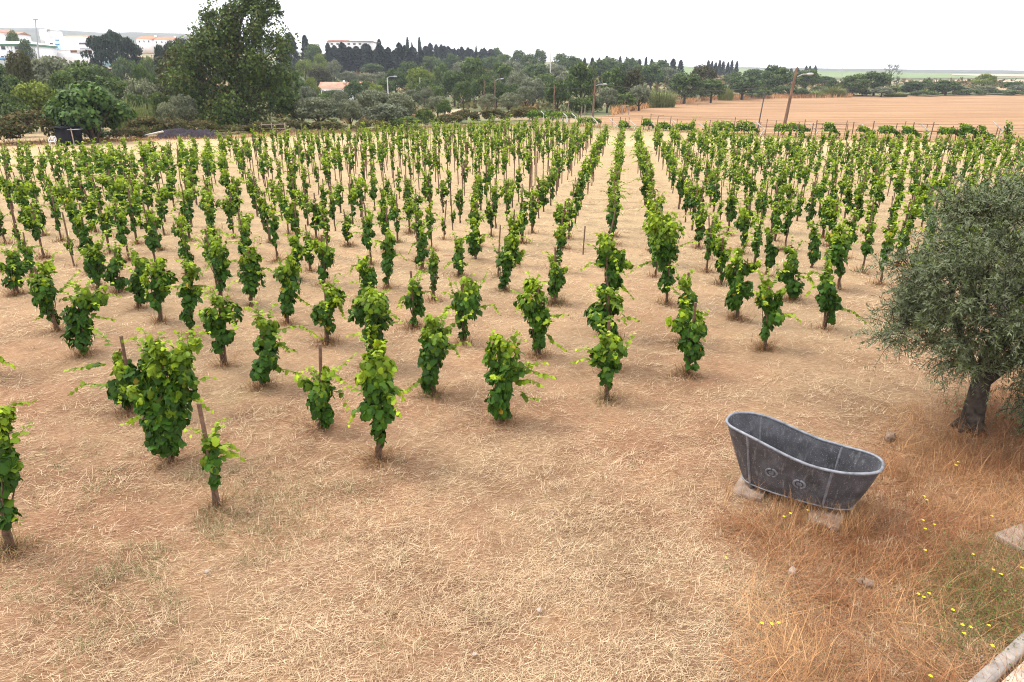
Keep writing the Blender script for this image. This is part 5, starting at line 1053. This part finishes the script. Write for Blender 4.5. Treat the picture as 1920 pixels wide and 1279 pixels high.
pole('thin_mast', 909, 560, 909, 71, .3, .2, 'grey_metal', 'thin mast above the thinning wood')
for px, tp in ((1170, 88), (1096, 105), (1322, 101), (1423, 106), (1470, 122), (1579, 123)): pole('power_pole', px, 640, px, tp, .24, .18, 'grey_metal', 'thin far power pole on the skyline, %s from the left' % ordn(1 + sorted((1170, 1096, 1322, 1423, 1470, 1579)).index(px)), None, 'far power poles')
o = tag(obj('floodlight_head', None), None); bpy.data.objects.remove(o)
fm = [o for o in bpy.data.objects if o.name.startswith('floodlight_mast')][0]; b_ = at_depth(66, 36.5, 255) - np.array(fm.location); g = G(); g.box(b_, (1.5, .5, .45)); g.build('lamp_head', 'grey_metal', fm)
for px in (191, 237, 284, 246): pole('lot_post', px, 330, px, 101 + (px % 3), .14, .1, 'dark_metal' if px > 200 else 'timber', 'thin lamp post on the bare lot, %s from the left' % ordn(1 + (191, 237, 246, 284).index(px)), None, 'posts of the bare lot')
def wire(a_, b_, sag, label):
    t_ = np.linspace(0, 1, 14)[:, None]; P = a_ + (b_ - a_) * t_; P[:, 2] -= (4 * t_[:, 0] * (1 - t_[:, 0])) * sag; g = G(); g.tube(P, .018, 4, False); tag(g.build('overhead_wire', 'dark_metal'), label, 'wire')
wire(p2 - [0, 0, .3], p1 - [0, 0, .6], .5, 'wire from the plain pole to the brown lamp post')
wire(p1 - [0, 0, .4], p4 - [0, 0, .2], .8, 'wire from the brown lamp post to the thin dark pole')
wire(p5 - [0, 0, .3], p2 - [0, 0, .3], .6, 'wire from the middle lamp post to the plain pole')

# ------------------------------------------------------------------ trellis and fence along the back right of the vineyard
TPX = [960, 985, 1055, 1121, 1193, 1278, 1434, 1534, 1745, 1880, 2050]; TY = [116, 113, 103, 94, 89, 84, 76, 72, 67.5, 65.5, 62]
def tline(px, dy=0): Y = np.interp(px, TPX, TY) + dy; return on_land(px, Y)
FEN = thing('trellis_fence', tline(1434), 'trellis fence with white bent concrete posts at the back right of the vineyard', 'fence'); F0 = np.array(FEN.location)
for (tx, ty, kx, ky) in ((985, 206, 993, 213), (1014.5, 209, 1020, 213.5), (1045, 213, 1055, 223), (1057, 213, 1063, 218), (1073, 213, 1080, 219), (1110, 219, 1121, 230), (1143, 223, 1156, 234), (1181, 226, 1193, 236), (1220, 228, 1231, 239), (1263, 226, 1278, 240), (1312, 231, 1325, 242), (1360, 231, 1369, 239), (1421, 229, 1434, 243), (1521, 232, 1534, 246), (1621, 234, 1630, 246), (1732, 233, 1745, 249), (1869, 229, 1881, 246)):
    Y = float(np.interp(kx, TPX, TY)); bb = on_land(kx - .5, Y); kn_ = at_depth(kx, ky, Y); tp_ = at_depth(tx, ty, Y) + [0, .5, 0]; g = G(); w_ = .075
    g.tube([bb - F0 - [0, 0, .2], kn_ - F0], w_, 4); p_ = g.build('concrete_post', 'concrete', FEN); g = G(); g.tube([kn_ - F0 + [0, 0, -.03], tp_ - F0], w_ * .95, 4); g.build('arm', 'concrete', p_)
rng = np.random.default_rng(31)
wp = [1128, 1151, 1165, 1175, 1183, 1206, 1223, 1236, 1249, 1261, 1274, 1280, 1304, 1336, 1350, 1383, 1405, 1432, 1445, 1462, 1490, 1505, 1518, 1533, 1541, 1568, 1597, 1600, 1612, 1650, 1676, 1693, 1708, 1726, 1752, 1763, 1798, 1802, 1846, 1887, 1905, 1090, 1070, 1048]
for px in wp:
    bb = tline(px, rng.uniform(-.6, 1.0)); H_ = rng.uniform(1.1, 1.85); g = G(); g.tube([bb - F0 - [0, 0, .2], bb - F0 + [rng.uniform(0, .16), 0, H_]], rng.uniform(.03, .05), 6); g.build('wooden_post', 'stake_wood', FEN)
for z_ in (.9, 1.35, 1.6):
    P = np.array([tline(p_, .1) + [0, 0, z_] for p_ in np.linspace(985, 1960, 60)]) - F0; g = G(); g.tube(P, .009, 4, False); g.build('wire', 'dark_metal', FEN)
for (a_, b_, z_) in ((1222, 1249, 1.75), (1420, 1600, 1.0), (1540, 1600, 1.45), (1700, 1830, .95), (1735, 1775, 1.6)):
    P = np.array([tline(p_, -.1) + [0, 0, z_] for p_ in np.linspace(a_, b_, 6)]) - F0; g = G(); g.tube(P, .03, 5); g.build('rail', 'stake_wood', FEN)
TV = [(988, 1030, 207, 219), (1020, 1082, 209, 222), (1084, 1128, 220, 231), (1160, 1182, 226, 238), (1205, 1226, 222, 236), (1232, 1262, 229, 241), (1266, 1306, 231, 244), (1336, 1385, 227, 245), (1380, 1424, 226, 246), (1452, 1520, 231, 245), (1498, 1520, 233, 258), (1545, 1576, 229, 246), (1610, 1642, 236, 247), (1648, 1694, 236, 250), (1692, 1730, 236, 250), (1762, 1812, 238, 251), (1800, 1842, 232, 248), (1836, 1866, 234, 252), (1884, 1916, 224, 258)]
for i, (a_, b_, t_, e_) in enumerate(TV):
    pm = (a_ + b_) / 2; bb = tline(pm, -.3); Y = bb[1]; o = thing('trellis_vine', bb, 'leafy vine spread on the trellis wires, %s of nineteen counted from the left' % ordn(i + 1), 'grapevine', 'vines on the trellis')
    l_ = at_depth(a_, e_, Y) - bb; r_ = at_depth(b_, t_, Y) - bb; zt, zb = r_[2], l_[2]; g = G(); k = int(150 + (b_ - a_) * 7); X = rng.uniform(l_[0], r_[0], k); f = np.abs(X) / (r_[0] - l_[0]) * 2; zz = zb + (zt - zb) * rng.random(k) * (1 - .5 * f ** 3) + .12 * (vnoise(X, i, .5, 3) - .5)
    P = np.stack([X, rng.normal(0, .3, k), zz], -1); out = nrm(rng.normal(0, 1, (k, 3)) + [0, 0, .3]); yo = np.clip((zz - zb) / (zt - zb) - .55 + rng.random(k) ** 3 * .6, 0, 1); leaves(g, P, np.array([0, 0, -.7]) + out * .5, out + [0, 0, .4], rng.uniform(.12, .22, k), LEAF_MID, np.stack([yo, rng.random(k), 0 * yo, np.ones(k)], -1)); g.build('foliage', 'vine_leaf_far', o)
    for s_ in (-.25, .3): g = G(); x_ = s_ * (r_[0] - l_[0]); g.tube([[x_ * .8, 0, -.1], [x_ * .9, .05, zb * .6], [x_, 0, (zb + zt) / 2]], [.05, .04, .02], 6); g.build('trunk', 'vine_bark', o)
# wooden rail fence left of the olives, gate frame, field-edge posts
o = thing('rail_fence', on_land(505, 80), 'weathered wooden rail fence right of the tallest tree', 'fence'); F1 = np.array(o.location)
for px in (482, 501, 526): g = G(); bb = on_land(px, 80) - F1; g.tube([bb - [0, 0, .2], bb + [0, 0, 1.15]], .06, 6); g.build('post', 'timber', o)
for z_ in (.5, .95): g = G(); g.tube([on_land(480, 80.1) - F1 + [0, 0, z_], on_land(528, 80.1) - F1 + [0, 0, z_ + .05]], .045, 5); g.build('rail', 'timber', o)
o = thing('gate_frame', on_land(1175, 135), 'square wooden gate frame at the stubble field corner', 'gate'); F1 = np.array(o.location)
for px in (1169, 1181): g = G(); bb = on_land(px, 135) - F1; g.tube([bb - [0, 0, .2], bb + [0, 0, 1.75]], .08, 6); g.build('post', 'timber', o)
g = G(); g.tube([on_land(1168, 135) - F1 + [0, 0, 1.7], on_land(1182, 135) - F1 + [0, 0, 1.7]], .07, 6); g.build('lintel', 'timber', o)
for i, px in enumerate((1092, 1098, 1066, 1144, 1265, 1277, 1290, 1311)):
    Y = 130 if px < 1200 else 205; bb = on_land(px, Y); o = thing('fence_post', bb, 'weathered single post under the dark trees, %s from the left' % ordn(i + 1), 'post', 'single posts under the dark trees'); g = G(); g.tube([[0, 0, -.2], [.04, 0, 1.7 + .25 * (i % 3)]], .07, 6); g.build('shaft', 'timber', o)
    if px == 1311: g = G(); g.tube([[-.9, 0, 1.6], [.9, 0, 1.62]], .05, 5); g.build('crossbar', 'timber', o)

# ------------------------------------------------------------------ shed, chair, netting heap at the left back
o = thing('shed', on_land(98, 62.5), 'small black shed under the bushy dark tree', 'shed'); g = G(); g.box((0, .9, .75), (1.35, 1.6, 1.5)); g.build('wall', 'shed_board', o); g = G(); g.box((-.1, .8, 1.56), (2.0, 2.2, .07)); g.build('roof', 'shed_board', o); g = G(); g.tube([[.9, -.1, 0], [.9, -.1, 1.5]], .05, 5); g.build('post', 'timber', o); g = G(); g.box((.95, .4, 1.38), (.7, 1.2, .04)); g.build('canopy', 'grey_metal', o)
o = thing('plastic_chair', on_land(76, 61.5), 'white plastic garden chair left of the black shed', 'chair', None, .3); g = G(); g.box((0, 0, .43), (.48, .46, .035)); g.build('seat', 'white_plastic', o)
for sx_ in (-.21, .21):
    for sy_ in (-.2, .2): g = G(); g.tube([[sx_ * 1.15, sy_ * 1.15, 0], [sx_, sy_, .43]], .025, 6); g.build('leg', 'white_plastic', o)
    g = G(); g.tube([[sx_ * 1.1, -.18, .43], [sx_ * 1.15, -.15, .66], [sx_ * 1.15, .15, .68], [sx_, .24, .6]], .022, 6); g.build('armrest', 'white_plastic', o)
g = G(); g.tube([[-.22, .22, .43], [-.24, .27, .75], [-.12, .3, .86], [.12, .3, .86], [.24, .27, .75], [.22, .22, .43]], .025, 6)
for x in (-.1, 0, .1): g.tube([[x, .23, .44], [x, .3, .86]], .022, 5)
g.build('backrest', 'white_plastic', o)
NB = on_land(345, 72.5); g = G(); nu, nv = 60, 12; u_ = np.linspace(-1, 1, nu); v_ = np.linspace(-1, 1, nv); UU, VV = np.meshgrid(u_, v_); ZZ = (1 - UU ** 4) * (1 - VV ** 2) * (.75 + .7 * (vnoise(UU * 8, VV * 3, 1, 3) - .4)) - .05
i = np.arange(nv - 1)[:, None] * nu; k = np.arange(nu - 1)[None]; g.add(np.stack([UU * 3.9, VV * 1.0, ZZ], -1).reshape(-1, 3), np.stack([i + k, i + k + 1, i + nu + k + 1, i + nu + k], -1).reshape(-1, 4))
o = g.build('netting_heap', 'netting'); o.location = NB; tag(o, 'long dark purple heap of netting behind the vines', 'heap')
c_ = at_depth(285, 251, 70) ; g = G(); a_, b_ = at_depth(266, 255.5, 70), at_depth(306, 246.5, 70); m_ = (a_ + b_) / 2; g.tube([a_ - m_, b_ - m_], .09, 4); o = g.build('plank', 'concrete'); o.location = m_; tag(o, 'pale plank lying aslant on the dark netting heap', 'plank')

# ------------------------------------------------------------------ hazy air
HZ = True
if HZ:
    m = bpy.data.materials.new('air'); m.use_nodes = True; n = m.node_tree.nodes; n.clear(); v = n.new('ShaderNodeVolumePrincipled'); v.inputs['Color'].default_value = (.80, .86, .98, 1); v.inputs['Density'].default_value = .0002; v.inputs['Anisotropy'].default_value = .1
    mo = n.new('ShaderNodeOutputMaterial'); m.node_tree.links.new(v.outputs[0], mo.inputs['Volume']); MAT['air'] = m
    g = G(); g.box((0, 0, 129), (6900, 6900, 262)); o = g.build('haze', 'air'); tag(o, 'thin pale haze filling the distance', 'haze', kind='stuff')
print('tris', sum(len(me.loops) - 2 * len(me.polygons) for me in bpy.data.meshes), 'objects', len(bpy.data.objects))
